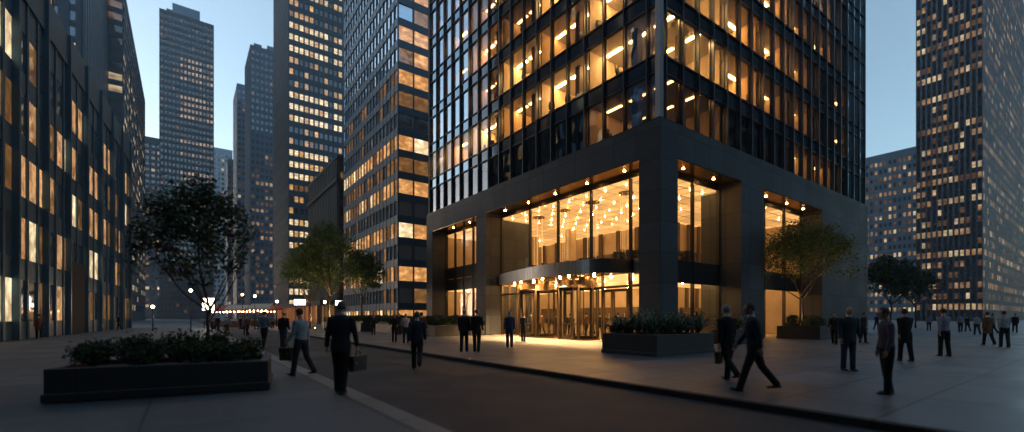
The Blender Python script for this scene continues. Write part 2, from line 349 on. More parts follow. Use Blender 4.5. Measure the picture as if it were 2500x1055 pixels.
# room lamps
LR=[(0.2,LP[0]),(LP[0],LP[1]),(LP[1],LP[2]),(LP[2],LP[3]),(LP[3],LP[4]),(LP[4],27.4)]
RR=[(.3,RP[0]),(RP[0],RP[1]),(RP[1],RP[2]),(RP[2],RP[3]),(RP[3],RP[4]),(RP[4],XE-.5)]
LL=[(1,0,0,0,0,0),(3,3,2,3,2,3),(3,2,3,1,0,2),(3,3,1,2,1,1),(2,3,2,1,2,1),(3,2,0,2,1,2),(2,1,2,0,1,2),(1,1,2,1,0,1)]
RL=[(1,0,0,1,1,0),(3,2,1,1,0,1),(3,2,2,1,0,1),(3,2,2,1,1,0),(2,2,1,2,1,0),(1,2,0,1,1,1),(1,0,1,1,0,0),(1,1,0,0,1,0)]
lampmat={1:M['room_lamp1'],2:M['room_lamp2'],3:M['room_lamp3']}
rl=random.Random(3)
for i in range(NF):
    z=Z0+i*FH+VH+.06
    for k,(a,c) in enumerate(LR):
        if not LL[i][k]: continue
        g=MB(); n=3 if k else 3
        for j in range(n):
            yy=a+(c-a)*(j+.5)/n
            g.box(1.8,1.98,yy-.6,yy+.6,z,z+.035); g.box(4.4,4.58,yy-.6,yy+.6,z,z+.035)
        g.build('ceiling_light',lampmat[LL[i][k]],office)
    for k,(a,c) in enumerate(RR):
        if not RL[i][k] or k==0: continue
        g=MB()
        for j in range(3):
            xx=a+(c-a)*(j+.5)/3
            g.box(xx-.6,xx+.6,1.8,1.98,z,z+.035); g.box(xx-.6,xx+.6,4.4,4.58,z,z+.035)
        g.build('ceiling_light',lampmat[RL[i][k]],office)
# mullions (each its own), corner post
def mull(x,y,face,w_=.035):
    g=MB()
    if face=='W': g.box(.10,.42,y-w_,y+w_,Z0+.1,ZT)
    else: g.box(x-w_,x+w_,.10,.42,Z0+.1,ZT)
    g.build('mullion',M['mullion'],office)
for y in LM[1:]: mull(0,y,'W')
for x in RM[1:]+RB: mull(x,0,'S',.045)
g=MB(); g.box(.06,.36,.06,.36,Z0+.1,ZT); g.build('corner_post',M['cornerpost'],office)
# spandrels and transoms, per floor
for i in range(NF):
    z=Z0+i*FH
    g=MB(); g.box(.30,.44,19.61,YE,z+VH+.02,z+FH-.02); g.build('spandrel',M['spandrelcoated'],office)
    g=MB(); g.box(.30,.44,.37,19.6,z+VH+.02,z+FH-.02); g.box(.45,RM[-1],.30,.44,z+VH+.02,z+FH-.02)
    g.build('spandrel',M['spandrel'],office)
    g=MB()
    for zz in (z+VH-.02,z+FH-.03):
        g.box(.20,.43,.38,YE,zz,zz+.05); g.box(.44,XE,.20,.43,zz,zz+.05)
    g.build('transom',M['mullion'],office)
# windows: the hundred that show largest are parts, the others one part
wins=[]
def pane(face,a,c,z0,z1):
    g=MB(); f=.05
    if face=='W':
        g.face([(.33,a,z0),(.33,c,z0),(.33,c,z1),(.33,a,z1)][::-1],0)
        for q in ((a,a+f,z0,z1),(c-f,c,z0,z1),(a+f,c-f,z0,z0+f),(a+f,c-f,z1-f,z1)): g.box(.30,.37,q[0],q[1],q[2],q[3],1)
        p=(.3,(a+c)/2,(z0+z1)/2); n=(-1,0)
    else:
        g.face([(a,.33,z0),(c,.33,z0),(c,.33,z1),(a,.33,z1)],0)
        for q in ((a,a+f,z0,z1),(c-f,c,z0,z1),(a+f,c-f,z0,z0+f),(a+f,c-f,z1-f,z1)): g.box(q[0],q[1],.30,.37,q[2],q[3],1)
        p=((a+c)/2,.3,(z0+z1)/2); n=(0,-1)
    X,Y,=cam_xy(p[0],p[1]); pr=proj(p)
    vis=abs((CX-p[0])*n[0]+(CY-p[1])*n[1])/(Y**3)
    if pr[1]<-60: vis*=.001
    wins.append((vis,g,face=='W' and ((a>19.3 and z0>Z0+2*FH-.5) or a<2.3)))  # flags the panes that get the added sky reflection
for i in range(NF):
    z=Z0+i*FH+ (.1 if i==0 else .025)
    zt=Z0+i*FH+VH-.025
    for k in range(len(LM)-1): pane('W',LM[k]+(.05 if k else .37),LM[k+1]-.045,z,zt)
    for k in range(len(RM)-1): pane('S',RM[k]+(.06 if k else .37),RM[k+1]-.055,z,zt)
wins.sort(key=lambda t:-t[0])
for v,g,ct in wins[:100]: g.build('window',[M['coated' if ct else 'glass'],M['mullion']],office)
R_=MB()
for v,g,ct in wins[100:]:
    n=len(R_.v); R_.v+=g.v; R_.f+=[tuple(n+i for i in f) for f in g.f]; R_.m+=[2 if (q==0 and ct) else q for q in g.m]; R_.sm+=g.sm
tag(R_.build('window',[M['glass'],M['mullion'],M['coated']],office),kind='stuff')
# blue reflecting end bay
g=MB(); rb=random.Random(5)
for i in range(NF):
    z=Z0+i*FH
    for (a,c) in zip([RM[-1]]+RB[:-1],RB):
        for (q0,q1) in ((z+.05,z+VH-.03),(z+VH+.04,z+FH-.04)):
            t1,t2=rb.uniform(-.02,.02),rb.uniform(-.02,.02)
            g.face([(a+.05,.30-t1,q0),(c-.05,.30+t1,q0),(c-.05,.30+t2,q1),(a+.05,.30-t2,q1)])
g.build('bay_glass',M['blueglass'],office)
# ---- lobby
g=MB(); g.box(.0,14,1.4,27.5,-.02,.004); g.box(14,24,1.4,9,-.02,.004); g.build('lobby_floor',M['lobbyfloor'],office)
g=MB()
g.box(1.75,13.9,1.6,27.4,4.12,4.85); g.box(13.9,24,1.6,9,4.12,4.85); g.build('mezzanine_floor',M['lobbyceil'],office)
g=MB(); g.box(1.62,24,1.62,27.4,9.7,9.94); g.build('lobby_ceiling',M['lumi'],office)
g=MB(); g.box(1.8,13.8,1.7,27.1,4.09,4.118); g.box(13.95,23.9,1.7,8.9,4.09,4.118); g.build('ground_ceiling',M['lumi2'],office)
g=MB(); g.box(13.9,14.1,9,27.4,.01,9.7); g.box(14.1,24,9,9.2,.01,9.7); g.box(24,24.2,1.7,9.2,.01,9.7); g.box(1.7,13.9,27.2,27.4,.01,9.7)
g.build('lobby_wall',M['roomwall'],office)
# dark gallery band and pilasters on the far walls, each its own part
DPN=[(13.7,13.88,9.3,20,6.2,7.6),(13.7,13.88,20.4,27,5.2,7.0),(13.7,13.88,10,26,.9,2.4),(15,23,8.84,8.99,6.1,7.3),(15.1,18.4,8.6,8.79,.9,2.3),(19.5,22.4,8.6,8.79,1.4,2.6)]
DPN+=[(13.5,13.69,9.8+k*2.2,10.2+k*2.2,4.87,9.68) for k in range(8)]
DPN+=[(14.6+k*1.6,14.9+k*1.6,8.8,8.99,.01,4.08) for k in range(6)]+[(14.6+k*1.6,14.9+k*1.6,8.62,8.83,4.87,9.68) for k in range(6)]
DPN+=[(9.15,9.3,1.75,2.85,z_,z_+.08) for z_ in (5.9,6.6,7.4,8.2)]
for q in DPN:
    g=MB(); g.box(*q); g.build('wall_panel',M['roomdark'],office)

g=MB()
for x,y in ((5.2,19),(9.4,16.5),(5.2,24),(9.4,22),(10.5,8.8),(16,5),(20,6)): g.box(x-.35,x+.35,y-.35,y+.35,.005,9.69)
for x,y in ((7,5.2),): g.cyl((x,y),.38,.005,4.1,20)
g.build('lobby_columns',M['roomwall'],office)
# lobby partition between the two west openings
g=MB(); g.box(1.75,5.0,17.0,17.4,.006,9.69); g.build('lobby_partition',M['granite'],office)
g=MB(); g.box(8.6,9.1,1.7,2.9,.006,9.69); g.build('lobby_partition',M['granite'],office)
# downlights
proto=None
def disc(r,h,mt,name):
    g=MB(); g.cyl((0,0),r,0,h,14); return g.mesh(name,mt)
def globe(r,L,name):
    g=MB(); g.ell((0,0,-L),(r,r,r*.8),0,12,8); g.cyl((0,0),.012,-L,0.0,6,1); g.cyl((0,0),.06,-.02,0,10,1); return g.mesh(name,[M['lamp_hot'],M['bronze_frame']])
dm=globe(.036,.04,'pendant'); dm2=globe(.075,.06,'pendant'); dm3=disc(.07,.02,M['lamp_soffit'],'downlight')
def dl(me,x,y,z):
    o=bpy.data.objects.new('downlight',me); COL.objects.link(o); o.parent=office; o.location=(x,y,z)
for x in (2.3,3.7,5.1,6.5,7.9,9.3,10.7):
    for y in (2.4,4.1,5.8,7.5,9.2,10.9,12.6,14.3,16.0): dl(dm,x,y,9.698)
for x in (3.2,7,11): 
    for y in (19.5,23,25.8): dl(dm,x,y,9.698)
for x in (14.5,17.5,20.5): 
    for y in (3,6): dl(dm,x,y,9.698)
for x in (2.6,4.8,7.6,10.6):
    for y in (3.0,5.6,8.2,10.8,13.4,15.8): dl(dm2,x,y,4.088)
for x,y in ((3,20),(3,24.5),(8,22),(13.5,4),(18,4)): dl(dm2,x,y,4.088)
for y in (3,6,9,12,15): dl(dm3,.8,y,9.93)
for y in (20.5,23.5): dl(dm3,.8,y,9.93)
for x in (3.2,6.4,13.2,16.5,19.4): dl(dm3,x,.75,9.93)
# glazing of the openings
def curtain(face,a,c,divs,bands):
    """bands: (z0,z1,kind) kind g=glass, s=solid"""
    fr=MB()
    for k,d in enumerate(divs):
        w_=.05
        if face=='W': fr.box(1.50,1.72,d-w_,d+w_,.005,9.95)
        else: fr.box(d-w_,d+w_,1.38,1.60,.005,9.95)
    for z0,z1,kd in bands:
        if kd=='g': continue
        if face=='W': fr.box(1.55,1.70,a,c,z0,z1)
        else: fr.box(a,c,1.43,1.585,z0,z1)
    fr.build('glazing_frame',M['darkframe'],office)
    for (d0,d1) in zip(divs[:-1],divs[1:]):
        for z0,z1,kd in bands:
            if kd!='g': continue
            q=MB()
            if face=='W': q.face([(1.62,d1-.05,z0),(1.62,d0+.05,z0),(1.62,d0+.05,z1),(1.62,d1-.05,z1)])
            else: q.face([(d0+.05,1.5,z0),(d1-.05,1.5,z0),(d1-.05,1.5,z1),(d0+.05,1.5,z1)])
            q.build('lobby_window',M['lobbyglass'],office)
curtain('W',1.5,16.6,[1.5,3.2,6.4,9.6,12.8,16.55],[(.0,.0,'n'),(4.1,4.9,'s'),(4.9,9.72,'g'),(9.72,9.95,'s')])
curtain('W',18.1,26.4,[18.15,19.6,21.2,22.9,24.6,26.35],[(.12,4.1,'g'),(4.1,5.2,'s'),(5.25,6.35,'s'),(6.4,9.7,'g'),(9.72,9.95,'s')])
curtain('S',1.6,8.3,[1.66,5.3,8.25],[(.12,3.45,'g'),(3.5,4.85,'s'),(4.9,9.7,'g'),(9.72,9.95,'s')])
curtain('S',11.27,21,[11.32,14.5,17.8,20.95],[(.12,3.45,'g'),(3.5,4.85,'s'),(4.9,9.7,'g'),(9.72,9.95,'s')])
# canopy band: plan curve (x,y)
pl=[(1.5,3.2),(.7,3.25),(0,3.5),(-.55,4.2),(-.85,5.4),(-1.0,7),(-.85,9),(-.5,11),(-.05,13),(.45,14.8),(.95,16.0),(1.35,16.52)]
def smooth(p,n=6):
    out=[]
    for i in range(len(p)-1):
        p0=p[max(i-1,0)];p1=p[i];p2=p[i+1];p3=p[min(i+2,len(p)-1)]
        for k in range(n):
            t=k/n
            out.append(tuple(.5*((2*p1[j])+(-p0[j]+p2[j])*t+(2*p0[j]-5*p1[j]+4*p2[j]-p3[j])*t*t+(-p0[j]+3*p1[j]-3*p2[j]+p3[j])*t**3) for j in (0,1)))
    out.append(p[-1]); return out
pc=smooth(pl)
def offset(p,d):
    o=[]
    for i,q in enumerate(p):
        a=p[max(i-1,0)];c=p[min(i+1,len(p)-1)]; tx,ty=c[0]-a[0],c[1]-a[1]; L=sqrt(tx*tx+ty*ty); o.append((q[0]-ty/L*d,q[1]+tx/L*d))
    return o
def band(g,p,z0,z1,d0,d1,m=0):
    A=offset(p,d0);B=offset(p,d1)
    for i in range(len(p)-1):
        a0,a1,b0,b1=A[i],A[i+1],B[i],B[i+1]
        g.face([(a0[0],a0[1],z0),(a0[0],a0[1],z1),(a1[0],a1[1],z1),(a1[0],a1[1],z0)],m,True)
        g.face([(b0[0],b0[1],z0),(b1[0],b1[1],z0),(b1[0],b1[1],z1),(b0[0],b0[1],z1)],m,True)
        g.face([(a0[0],a0[1],z1),(b0[0],b0[1],z1),(b1[0],b1[1],z1),(a1[0],a1[1],z1)],m)
        g.face([(a0[0],a0[1],z0),(a1[0],a1[1],z0),(b1[0],b1[1],z0),(b0[0],b0[1],z0)],m)
canopy=MB(); band(canopy,pc,4.3,4.86,0,.12); band(canopy,pc,4.22,4.295,.03,.12); band(canopy,pc,4.03,4.215,-.05,.12)
cano=canopy.build('canopy',M['steel'],office)
sm=MB(); top=offset(pc,-.0)
poly=[(q[0],q[1]) for q in offset(pc,.06)]+[(1.5,16.54)]
sm.face([(x,y,4.05) for x,y in poly][::-1]); sm.face([(x,y,4.82) for x,y in poly])
sm.build('canopy_soffit',M['bronze'],cano)
for x,y in ((.4,5),(.3,8),(.5,11),(1.0,14),(-.5,6.3),(-.45,8.9),(.1,12)):
    o=bpy.data.objects.new('downlight',dm2); COL.objects.link(o); o.parent=cano; o.location=(x,y,4.048)
for k,(x,y) in enumerate(((-.5,5),(-.65,7.2),(-.4,9.6),(-.05,11.6),(.4,13.4),(.5,6.3),(.6,11.4))):
    ld=bpy.data.lights.new('canopy_spot','SPOT'); ld.energy=2100; ld.color=(1,.55,.22); ld.spot_size=radians(125); ld.spot_blend=.8; ld.shadow_soft_size=.06
    lo=bpy.data.objects.new('canopy_spot',ld); COL.objects.link(lo); lo.parent=cano; lo.location=(x,y,3.95)
g=MB(); g.box(1.46,1.6,1.5,2.85,4.0,4.9); g.build('canopy_return',M['steel'],office)
# revolving doors
def bar(g,x,y,w_,z0,z1,m=0): g.box(x-w_/2,x+w_/2,y-w_/2,y+w_/2,z0,z1,m)
def revolving(cy,cx,ang):
    R=1.25
    d=thing('revolving_door',None,None,(cx,cy,0)); d.parent=office
    for k in range(4):
        a=ang+k*pi/2; u=(cos(a),sin(a)); n=(-sin(a),cos(a))
        g=MB(); 
        for (a0,a1,z0,z1) in ((.05,.13,.03,3.3),(R-.12,R-.02,.03,3.3),(.13,R-.12,.03,.25),(.13,R-.12,3.18,3.3),(.13,R-.12,1.0,1.06)):
            g.obox((0,0),u,n,a0,a1,-.025,.025,z0,z1)
        g.face([(u[0]*.13,u[1]*.13,.2),(u[0]*(R-.1),u[1]*(R-.1),.2),(u[0]*(R-.1),u[1]*(R-.1),3.2),(u[0]*.13,u[1]*.13,3.2)],1)
        g.build('door_wing',[M['bronze_frame'],M['lobbyglass']],d)
    for s in (0,pi):
        g=MB(); pts=[(R*cos(s+t*pi/180),R*sin(s+t*pi/180)) for t in range(45,136,9)]
        for p,q in zip(pts[:-1],pts[1:]): g.face([(p[0],p[1],.1),(q[0],q[1],.1),(q[0],q[1],3.3),(p[0],p[1],3.3)],1,True)
        for q in (pts[0],pts[5],pts[-1]): bar(g,q[0],q[1],.09,.005,3.3)
        for z0,z1 in ((.005,.1),(3.3,3.97)):
            for p,q in zip(pts[:-1],pts[1:]):
                t_=Vector((q[0]-p[0],q[1]-p[1])); L=t_.length; t_.normalize()
                g.obox(p,t_,(t_.y,-t_.x),0,L,-.04,.04,z0,z1)
        g.build('curved_screen',[M['bronze_frame'],M['lobbyglass']],d)
    g=MB(); g.cyl((0,0),.05,.01,3.35,10); g.cyl((0,0),R+.04,3.31,3.42,28); g.build('drum_top',M['bronze_frame'],d)
    return d
revolving(6.7,.75,.5); revolving(10.9,.75,1.0)
# swing doors and fixed screens between
def swing(y0,y1,x):
    g=MB()
    for a,c in ((y0,y0+.12),(y1-.12,y1)): g.box(x-.04,x+.04,a,c,.01,3.2)
    g.box(x-.04,x+.04,y0+.12,y1-.12,.01,.3); g.box(x-.04,x+.04,y0+.12,y1-.12,3.02,3.2)
    g.face([(x,y1-.1,.25),(x,y0+.1,.25),(x,y0+.1,3.1),(x,y1-.1,3.1)],1)
    d=g.build('swing_door',[M['bronze_frame'],M['lobbyglass']],office)
    h=MB(); h.tube([(x-.09,y0+.2,.9),(x-.09,y0+.2,1.7)],[.018,.018],8); h.build('handle',M['steel'],d)
for a,c,x in ((3.35,4.5,1.55),(4.55,5.3,1.55),(8.1,8.8,1.5),(8.85,9.55,1.5),(12.3,13.2,1.55)): swing(a,c,x)
g=MB()
for y in (1.6,2.4,3.25,5.38,8.05,9.6,12.25,13.28,14.4,15.5,16.5): g.box(1.48,1.7,y-.045,y+.045,.006,4.1)
g.box(1.5,1.66,1.55,16.5,3.25,3.4)
g.build('entrance_frame',M['bronze_frame'],office)
for a,c in ((1.55,3.2),(13.3,14.4),(14.4,15.5),(15.5,16.5)):
    q=MB(); q.face([(1.6,c,.05),(1.6,a,.05),(1.6,a,3.3),(1.6,c,3.3)]); q.build('entrance_window',M['lobbyglass'],office)
# crystal strands, added as stand-ins for light streaks reflected in the upper lobby glass
cr=random.Random(9)
for y,n in ((5.2,6),(8.2,5),(11.2,6),(14.2,5)):
    t=thing('hanging_strand_chandelier',{5.2:'hanging crystal strand chandelier nearest the corner pillar in the upper lobby',8.2:'hanging crystal strand chandelier second from the corner pillar in the upper lobby',11.2:'hanging crystal strand chandelier third from the corner pillar in the upper lobby',14.2:'hanging crystal strand chandelier nearest the left pier in the upper lobby'}[y],'chandelier',(3.6,y,9.65),0,'strand chandeliers in the upper lobby')
    g=MB(); g.cyl((0,0),.5,-.06,0,16); g.build('ceiling_plate',M['bronze'],t)
    for k in range(n):
        a=2*pi*k/n; g=MB(); x,yy=.35*cos(a),.35*sin(a); L=cr.uniform(3.6,4.4)
        zz=-.06
        g.tube([(x,yy,-.06),(x,yy,-L)],[.008,.008],5)
        while zz>-L: g.ell((x,yy,zz),(.018,.018,.05),0,6,4); zz-=.2
        g.build('crystal_strand',M['crystal'],t)
# ------------------------------------------------------------------ generic towers
PANES={}
def litset(key, es, e1=WARM2, e2=WARM, base=(.01,.014,.02), vs=(1.3,1.3,1.6), spec=.8, metal=0, wav=.1, rough=.06, dark=.15):
    lb=tuple(x*.08+.006 for x in base) if metal>.4 else base
    PANES[key]=[pane_mat(key+'_dark',base=base,spec=spec,metal=metal,wav=wav,rough=rough),pane_mat(key+'_dim',base=lb,emit=e2,estr=.22*es,vs=vs,spec=spec,wav=wav,rough=rough,dark=dark),pane_mat(key+'_lit',base=lb,emit=e1,estr=.8*es,vs=vs,spec=spec,wav=wav,rough=rough,dark=dark),pane_mat(key+'_bright',base=lb,emit=(1,.74,.42),estr=1.35*es,vs=vs,spec=spec,wav=wav,rough=rough,dark=dark)]
    return PANES[key]
litset('slab_tower',.42,vs=(.9,.9,3)); litset('glass_tower',.5,vs=(1.0,1.0,1.6),dark=.45,base=(.6,.7,.8),spec=1,wav=.25,metal=.85,e1=(1,.46,.14))
litset('old',.5,spec=.3); litset('left',.42,vs=(.8,.8,.6),e1=(1,.5,.2),base=(.12,.17,.22),metal=.5,spec=1); litset('far',.24,e1=(1,.6,.3),vs=(.1,.1,.3),base=(.03,.045,.06)); litset('right',.22,e1=(1,.55,.24),vs=(.25,.25,.3),spec=0,rough=.6,base=(.008,.013,.024))
def tower(name,label,x,y,w,d,h,fh,bay,wf,hf,mwall,panes,lit,z0=0,rz=0,cat='office building',zoff=0,pier=.12,faces='SWEN',band=None,maxw=100,depth=.2,group=None,wname='window'):
    o=thing(name,label,cat,(x,y,0),rz,group); rg=random.Random(hash(name+str(round(x)))%999 if False else int(abs(x*7+y*3))%997)
    wall=MB(); wall.box(depth,w-depth,depth,d-depth,z0,h)
    cs,sn=cos(rz),sin(rz); W=[]
    nf=int((h-z0-zoff-.3)/fh)
    allf={'S':((0,0),(1,0),(0,-1),w),'W':((0,d),(0,-1),(-1,0),d),'E':((w,0),(0,1),(1,0),d),'N':((w,d),(-1,0),(0,1),w)}
    for fc in faces:
        og,u,n,L=allf[fc]; nb=max(1,int(round(L/(bay[fc in 'WE'] if isinstance(bay,tuple) else bay)))); bw=L/nb
        # facade frame: origin at the face plane; b<0 goes into the wall
        for r in range(nf+1):
            za=z0+zoff+r*fh-fh*(1-hf) ; zb=z0+zoff+r*fh
            za=max(za,z0)
            if r==nf: zb=h
            wall.obox(og,u,n,.03,L-.03,-depth-.01,-.03,za,zb)
        if zoff>.3: wall.obox(og,u,n,.03,L-.03,-depth-.01,-.03,z0,z0+zoff-fh*(1-hf)+.01)
        for c in range(nb+1):
            a=c*bw; hw=bw*(1-wf)/2
            wall.obox(og,u,n,max(0,a-hw),min(L,a+hw),-depth-.01,pier-.05,z0,h+.01*(c%2))
        for r in range(nf):
            for c in range(nb):
                idx=lit(fc,c,r,nb,nf,rg)
                a0=c*bw+bw*(1-wf)/2; a1=(c+1)*bw-bw*(1-wf)/2; q0=z0+zoff+r*fh; q1=q0+fh*hf
                b_=-depth+.04
                tl=rg.uniform(-.006,.006)*bw; tm=rg.uniform(-.006,.006)*bw
                P=[(og[0]+u[0]*a+n[0]*bb,og[1]+u[1]*a+n[1]*bb,z) for a,z,bb in ((a0,q0,b_+tl),(a1,q0,b_-tl+tm),(a1,q1,b_-tl),(a0,q1,b_+tl+tm))]
                cxl=(P[0][0]+P[1][0])/2; cyl=(P[0][1]+P[1][1])/2
                pw=(x+cxl*cs-cyl*sn, y+cxl*sn+cyl*cs, (q0+q1)/2)
                nw=(n[0]*cs-n[1]*sn,n[0]*sn+n[1]*cs)
                dt=(CX-pw[0])*nw[0]+(CY-pw[1])*nw[1]; pr=proj(pw)
                vis=0
                if dt>0 and pr and -20<pr[0]<2520 and -20<pr[1]<800: vis=dt/pr[2]**3*(1+.6*(idx>0))
                W.append((vis,P,idx))
    if band: band(wall,w,d,h)
    wall.build('wall',mwall,o)
    W.sort(key=lambda t:-t[0]); nv=0; rest=MB()
    for v,P,idx in W:
        if nv<maxw and v>0:
            g=MB(); g.face(P,0); g.build(wname,panes[idx],o); nv+=1
        else: rest.face(P,idx)
    if rest.v: tag(rest.build(wname,panes,o),kind='stuff')
    return o
M['b2wall']=mat('pale_metal_panels',(.034,.064,.098),(.05,.085,.12),scale=.6,rough=.35,metal=.2)
M['b3wall']=mat('grey_tower_stone',(.014,.036,.06),(.02,.046,.072),scale=.2,rough=.5)
M['oldwall']=mat('black_stone',(.02,.02,.023),(.03,.03,.033),scale=.6,rough=.6,bump=.3)
M['teal']=mat('teal_metal_fins',(.02,.065,.11),(.014,.045,.08),scale=.3,rough=.4,metal=.3)
M['tealdark']=mat('dark_blue_panels',(.01,.033,.058),(.016,.042,.068),scale=.3,rough=.5)
M['far1']=mat('far_blue_grey',(.07,.14,.22),(.09,.17,.26),scale=.1,rough=.6)  # blue of distance haze put into the wall colour
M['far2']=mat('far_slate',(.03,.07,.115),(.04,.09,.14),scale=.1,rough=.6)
M['far3']=mat('hazy_blue',(.3,.38,.46),(.34,.42,.5),scale=.1,rough=.7)  # pale distance haze put into the wall colour
M['rightwall']=mat('navy_tower_wall',(.01,.014,.025),(.016,.02,.03),scale=.2,rough=.5)
# glass tower directly beyond the corner building
def lit2(fc,c,r,nb,nf,g):
    if fc in 'SW':
        if r in (1,3,5,9): return 0 if g.random()<.85 else 1
        if r in (0,2,4,6,8): return g.choice((2,3,2,2)) if fc=='S' else g.choice((2,2,1,3))
        if r==7: return g.choice((1,1,2)) if fc=='S' else g.choice((1,0,1))
        if r in (10,11,12,13): return g.choice((1,2,2)) if fc=='S' else (g.choice((0,1)) if r<12 else 0)
        if fc=='S' and r<17: return g.choice((0,1,2))
    return 0
tower('glass_office_tower','mirror glass office tower with pale bands just left of the corner building',5.5,49.1,38,28,78,3.25,(2.6,1.55),.92,.66,M['b2wall'],PANES['glass_tower'],lit2,zoff=.35,pier=.07)
def lit3(fc,c,r,nb,nf,g):
    if fc!='S': return 0
    row=(r*7+3)%11
    if c%9==8: return 0
    if row in (0,4,9): return 0 if g.random()<.8 else 2
    if row in (2,7): return g.choice((0,2,2,1))
    return g.choice((3,3,3,2,3))
tower('slab_office_tower','tall grey slab tower with many rows of lit windows behind the trees',7.1,144.6,46,30,150,3.75,1.55,.72,.5,M['b3wall'],PANES['slab_tower'],lit3,zoff=5,pier=.16)
def bandold(wl,w_,d_,h_):
    wl.box(-.5,w_+.3,-.5,d_+.3,31.8,32.5); wl.box(-.25,w_+.15,-.25,d_+.15,31.2,31.79); wl.box(-.35,w_+.3,-.35,d_+.3,h_-.02,h_+.6)
tower('old_stone_building','black old masonry block with a projecting cornice between two glass towers',7.8,89.6,26,29,37,3.9,1.6,.42,.6,M['oldwall'],PANES['old'],lambda fc,c,r,nb,nf,g:(2 if g.random()<.04 else (1 if r==7 and g.random()<.6 else 0)),zoff=4.5,pier=.3,band=bandold)
# the street wall on the left
def litL(p):
    def f(fc,c,r,nb,nf,g):
        if g.random()<p: return g.choice((2,2,1,3))
        return 1 if g.random()<.12 else 0
    return f
def litpod(fc,c,r,nb,nf,g):
    if fc!='E': return 0
    k=(c//3+r*2)%5
    if r>4: return 0
    return g.choice((2,3,1,2)) if k in (r%3,3) else (g.choice((0,0,0,1,0,2)))
ang=atan2(-(2.7),39.)   # front leans with the street
M['podiumwall']=mat('blue_steel_cladding',(.05,.12,.175),(.035,.085,.13),scale=.4,rough=.4,metal=.3)
def bandpod(wl,w_,d_,h_):
    wl.box(w_-.2,w_+.12,-.1,d_+.1,h_-2.3,h_+.4)
    for k in range(0,9): wl.box(w_-.1,w_+.3,k*5.4-.14,k*5.4+.14,0,h_+.3)
podium=tower('podium_building','blue grey metal clad podium with a sloping roofline at the left edge',-32.2,22.0,3.3,44,24.7,4.1,1.9,.84,.66,M['podiumwall'],PANES['left'],litpod,zoff=1.2,rz=ang,pier=.1,maxw=100,depth=.1,band=bandpod)
g=MB(); g.box(3.2,3.42,16.2,21.0,0,6.2); g.build('dark_entrance',M['soil'],podium)  # dark slab drawn for the shade of the entrance opening
tower('finned_tower','dark tower with vertical blue metal fins rising behind the left podium',-52,20,18.5,47,96,4.0,2.4,.72,.62,M['teal'],PANES['left'],litL(.34),zoff=1,pier=.2,maxw=60,depth=.1)
tower('teal_slab_tower','flat teal slab tower between the finned tower and the balcony tower',-46,134,6,43,104,3.8,3.2,.35,.6,M['tealdark'],PANES['left'],litL(.04),zoff=4,pier=.5,maxw=60)
tower('balcony_tower','dark blue tower with horizontal balcony bands left of the sky gap',-58,178,22,98,110,3.9,4.5,.85,.55,M['tealdark'],PANES['far'],lambda fc,c,r,nb,nf,g:(3 if g.random()<.3 and r<22 else (1 if g.random()<.2 else 0)),zoff=4,pier=-.02,maxw=80)
x_,y_=G(352,300); tower('low_blue_building','low blue building filling the gap between two left towers',x_,y_,22,20,123,4,3,.6,.5,M['far2'],PANES['far'],litL(.1),maxw=40)
x_,y_=G(390,270)
def lit5(fc,c,r,nb,nf,g):
    top=nf-r
    if top in (7,8,9,10,13,14,15,16,20,22,25,26,29,30,33,34,35) and c>nb*.3: return 2 if g.random()<.75 else 1
    return 1 if g.random()<.06 else 0
L5=tower('dark_office_tower','dark square tower with rows of amber windows left of the bright sky',x_,y_,27,30,188,3.9,1.9,.6,.5,M['tealdark'],PANES['far'],lit5,zoff=4,pier=.3,maxw=100)
g=MB(); g.box(6,20,4,20,188,196); g.box(3,8,5,12,188,192); g.build('roof_plant',M['far1'],L5)
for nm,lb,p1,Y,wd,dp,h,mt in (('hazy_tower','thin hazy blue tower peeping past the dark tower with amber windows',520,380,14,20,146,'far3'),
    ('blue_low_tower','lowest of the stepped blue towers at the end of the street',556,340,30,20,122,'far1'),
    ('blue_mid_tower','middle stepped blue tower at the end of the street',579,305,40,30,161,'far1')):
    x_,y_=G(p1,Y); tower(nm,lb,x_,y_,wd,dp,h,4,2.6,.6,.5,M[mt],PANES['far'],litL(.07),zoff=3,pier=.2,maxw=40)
x_,y_=G(612,260)
def lit9(fc,c,r,nb,nf,g):
    if nf-r<16: return 0 if g.random()<.93 else 1
    return g.choice((0,2,1,0,2)) if r%2 else g.choice((0,0,1))
L9=tower('blue_tall_tower','tall stepped blue tower with warm lower floors beside the grey slab tower',x_,y_,40,30,160,4,2.4,.62,.5,M['far2'],PANES['far'],lit9,zoff=3,pier=.3,maxw=100)
g=MB(); g.box(2,6,3,9,160,163); g.box(9,18,3,14,160,164); g.build('roof_plant',M['far1'],L9)
# right side
def litR(p):
    def f(fc,c,r,nb,nf,g):
        q=p*(1.9 if r%5 in (0,2) else .6)*(1 if fc=='W' else .6)
        x=g.random()
        return (3 if x<q*.35 else 2) if x<q else (1 if x<q+.22 else 0)
    return f
tower('lit_night_tower','tall navy tower dotted with lit windows at the right edge',196,13.8,106,17,150,3.7,1.45,.62,.55,M['rightwall'],PANES['right'],litR(.33),zoff=4,pier=.055,depth=.03,maxw=100)
tower('low_lit_building','lower slate building of small lit windows right of the corner tower',244.6,40.5,60,26,78,3.6,1.7,.55,.5,M['far2'],PANES['right'],litR(.36),zoff=4,pier=.06,depth=.08,maxw=100)
